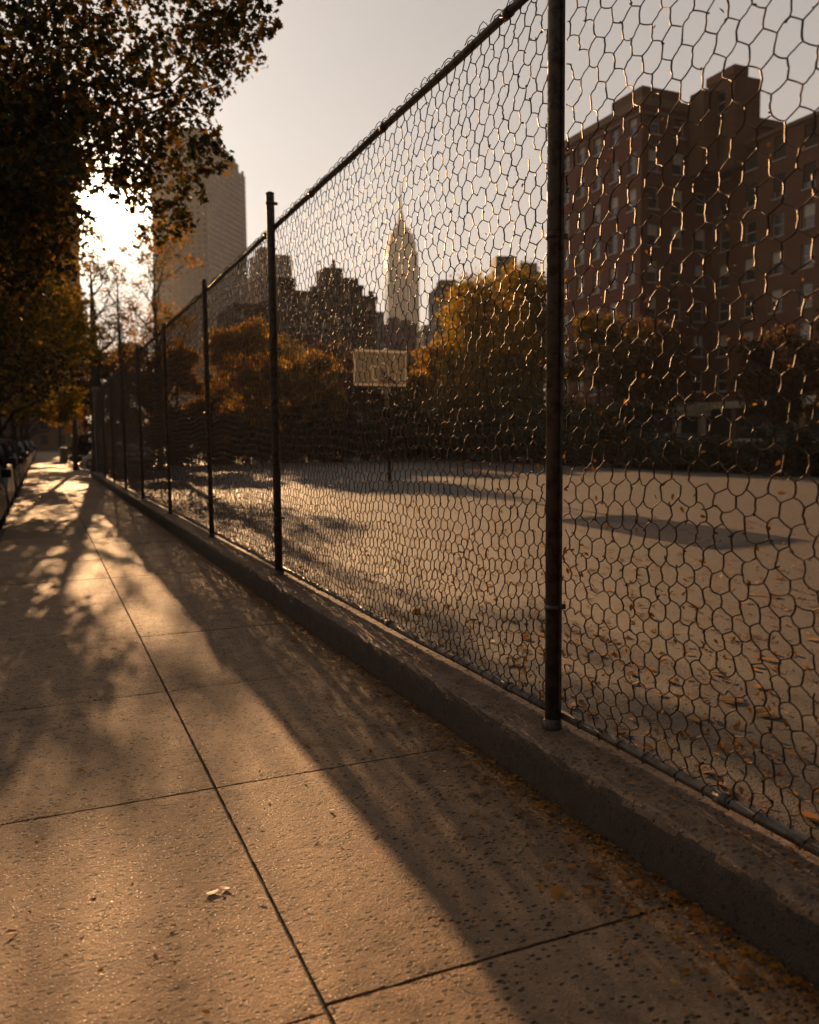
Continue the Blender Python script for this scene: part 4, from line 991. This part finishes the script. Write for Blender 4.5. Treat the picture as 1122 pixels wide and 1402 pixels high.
for (kind, y, pi_, lab) in ((0, 25.5, 1, 'dark grey saloon behind the court near the right edge'), (1, 31.6, 0, 'black high-roofed car behind the court below the right wing'), (0, 37.4, 4, 'navy saloon behind the court below the cream shopfront'),
        (1, 43.0, 1, 'dark grey high-roofed car behind the court, just right of the thick near post'), (0, 49.5, 3, 'silver saloon behind the court left of the thick near post'), (0, 55.4, 0, 'black saloon behind the court below the big rounded tree')):
    place_car(kind, 26.6, y, 0, pi_, lab, GS)

# ---------------------------------------------------------------- small things at the fence end
bm = bmesh.new(); box(bm, 2.05, 2.4, 37.55, 37.95, -0.2, 3.6, 0.02); box(bm, 2.0, 2.45, 37.5, 38.0, 3.602, 3.75, 0.02)
for v in bm.verts: v.co -= Vector((2.25, 37.75, -0.2))
o = bm_obj('concrete_pillar', bm, M['stone_g']); o.location = (2.25, 37.75, -0.2); tag(o, 'square grey concrete pillar at the far end of the fence beside the stout trunk', 'pillar')
sg = empty('street_sign', (1.62, 60, -0.02), 0, 'small orange sign on a thin pole far down the pavement', 'sign')
bm = bmesh.new(); tube(bm, [(0, 0, 0), (0, 0, 2.75)], 0.03, 8); bm_obj('pole', bm, M['steel'], sg)
bm = bmesh.new(); box(bm, -0.24, 0.24, -0.045, -0.031, 2.05, 2.62, 0.003); bm_obj('sign_plate', bm, M['sign'], sg)
lb = empty('litter_bin', (1.35, 64, -0.02), 0, 'grey litter bin standing far down the pavement near the orange sign', 'bin')
bm = bmesh.new(); tube(bm, [(0, 0, 0), (0, 0, 0.05), (0, 0, 0.95)], [0.26, 0.27, 0.33], 16); bm_obj('body', bm, M['bin'], lb)
bm = bmesh.new(); tube(bm, [(0, 0, 0.951), (0, 0, 1.02), (0, 0, 1.12)], [0.35, 0.34, 0.16], 16); bm_obj('lid', bm, M['bin'], lb)
b2 = copy_tree(protos[1]); b2.location = (2.9, 60.5, -0.2); b2.rotation_euler = (0, 0, 0.4); b2.scale = (0.7, 0.7, 0.75); tag(b2, 'dark bush at the pavement edge beside the grey litter bin', 'bush'); 
if 'group' in b2: del b2['group']
pale = []
for (x, y, a, s) in ((0.455, 2.725, 0.25, 0.048), (0.498, 2.735, -0.75, 0.038)):
    bm = bmesh.new(); n = 12
    c = [bm.verts.new((s*0.5*math.cos(2*PI*k/n)*(1), s*0.25*math.sin(2*PI*k/n)*(1-0.25*math.cos(2*PI*k/n)), 0.002+0.0015*math.cos(4*PI*k/n))) for k in range(n)]; m0 = bm.verts.new((0, 0, 0.001))
    for k in range(n): bm.faces.new((m0, c[k], c[(k+1) % n]))
    tube(bm, [(s*0.45, 0, 0.004), (s*0.7, 0.004, 0.006)], 0.0012, 4)
    o = bm_obj('pale_leaf', bm, M['paleleaf']); o.location = (x, y, 0.004); o.rotation_euler = (-0.12, 0, a)
    tag(o, ('larger left one' if s > 0.04 else 'smaller right one')+' of two pale fallen leaves on the near pavement slab', 'leaf', 'two pale fallen leaves')

# ---------------------------------------------------------------- fallen leaves (uncountable)
rs = np.random.RandomState(12)
def litter(name, label, P, size, kind='oval'):
    V, F = scatter_leaves(P, size*rs.lognormal(0, 0.35, len(P)), rs, kind, flat=True); o = mesh_obj(name, V, F, M['litter']); tag(o, label, 'fallen leaves', kind='stuff'); return o
n = 5200
y = 1.2+rs.exponential(7.0, n); d = rs.exponential(0.11, n); x = 1.85-d
k = (x > -0.6) & (y < 37); P = np.stack([x[k], y[k], 0.006+0.012*rs.rand(k.sum())*(d[k] < 0.15)], 1)
n2 = 900; P2 = np.stack([rs.uniform(-0.6, 1.85, n2), 1.2+rs.exponential(9, n2), np.full(n2, 0.007)], 1); P2 = P2[P2[:, 1] < 60]
litter('fallen_leaves', 'small orange leaves drifted on the pavement against the low wall', np.vstack([P, P2]), 0.017)
n = 260; d = rs.exponential(0.16, n); P = np.stack([1.84-d, 1.2+rs.exponential(6.0, n), 0.012+0.01*rs.rand(n)], 1); P = P[(P[:, 0] > -0.5) & (P[:, 1] < 37)]
litter('fallen_leaves', 'larger curled autumn leaves lying along the foot of the low wall', P, 0.030, 'maple')
n = 9000; yy = rs.exponential(14, n)-0.5; P = np.stack([2.3+rs.exponential(5.0, n), yy, 0.028+0.004*rs.rand(n)], 1); P = P[(P[:, 0] < 24) & (P[:, 1] < 51)]
litter('fallen_leaves', 'orange brown leaves scattered over the court behind the fence', P, 0.052)
n = 1500; P = np.stack([rs.uniform(1.9, 2.22, n), 1+rs.exponential(7, n), 0.211+0.004*rs.rand(n)], 1); P = P[P[:, 1] < 37]
litter('fallen_leaves', 'bits of dry leaf lying on top of the low wall', P, 0.018)
n = 1200; P = np.stack([FX+rs.normal(0, 0.006, n), 1.2+rs.exponential(4.0, n), 0.28+rs.exponential(0.9, n)], 1); P = P[P[:, 2] < 3.4]  # leaf scraps on the netting, many added in place of orange sun glints
V, F = scatter_leaves(P, 0.024, rs, 'oval'); tag(mesh_obj('caught_leaf_glints', V, F, M['litter']), 'scraps of orange leaf caught in the wire netting, many standing in for sun glints', 'fallen leaves', kind='stuff')

# ---------------------------------------------------------------- the hazy air
bm = bmesh.new(); box(bm, -3100, 3100, -400, 5100, -1.6, 312)
hz = bpy.data.materials.new('haze_air'); hz.use_nodes = True; t_ = hz.node_tree; t_.nodes.clear()
o_ = N('ShaderNodeOutputMaterial', t_); pv = N('ShaderNodeVolumePrincipled', t_)
pv.inputs['Color'].default_value = (0.82, 0.88, 0.95, 1); pv.inputs['Density'].default_value = 0.0002; pv.inputs['Anisotropy'].default_value = 0.25
t_.links.new(pv.outputs[0], o_.inputs['Volume'])
tag(bm_obj('haze', bm, hz), kind='stuff')
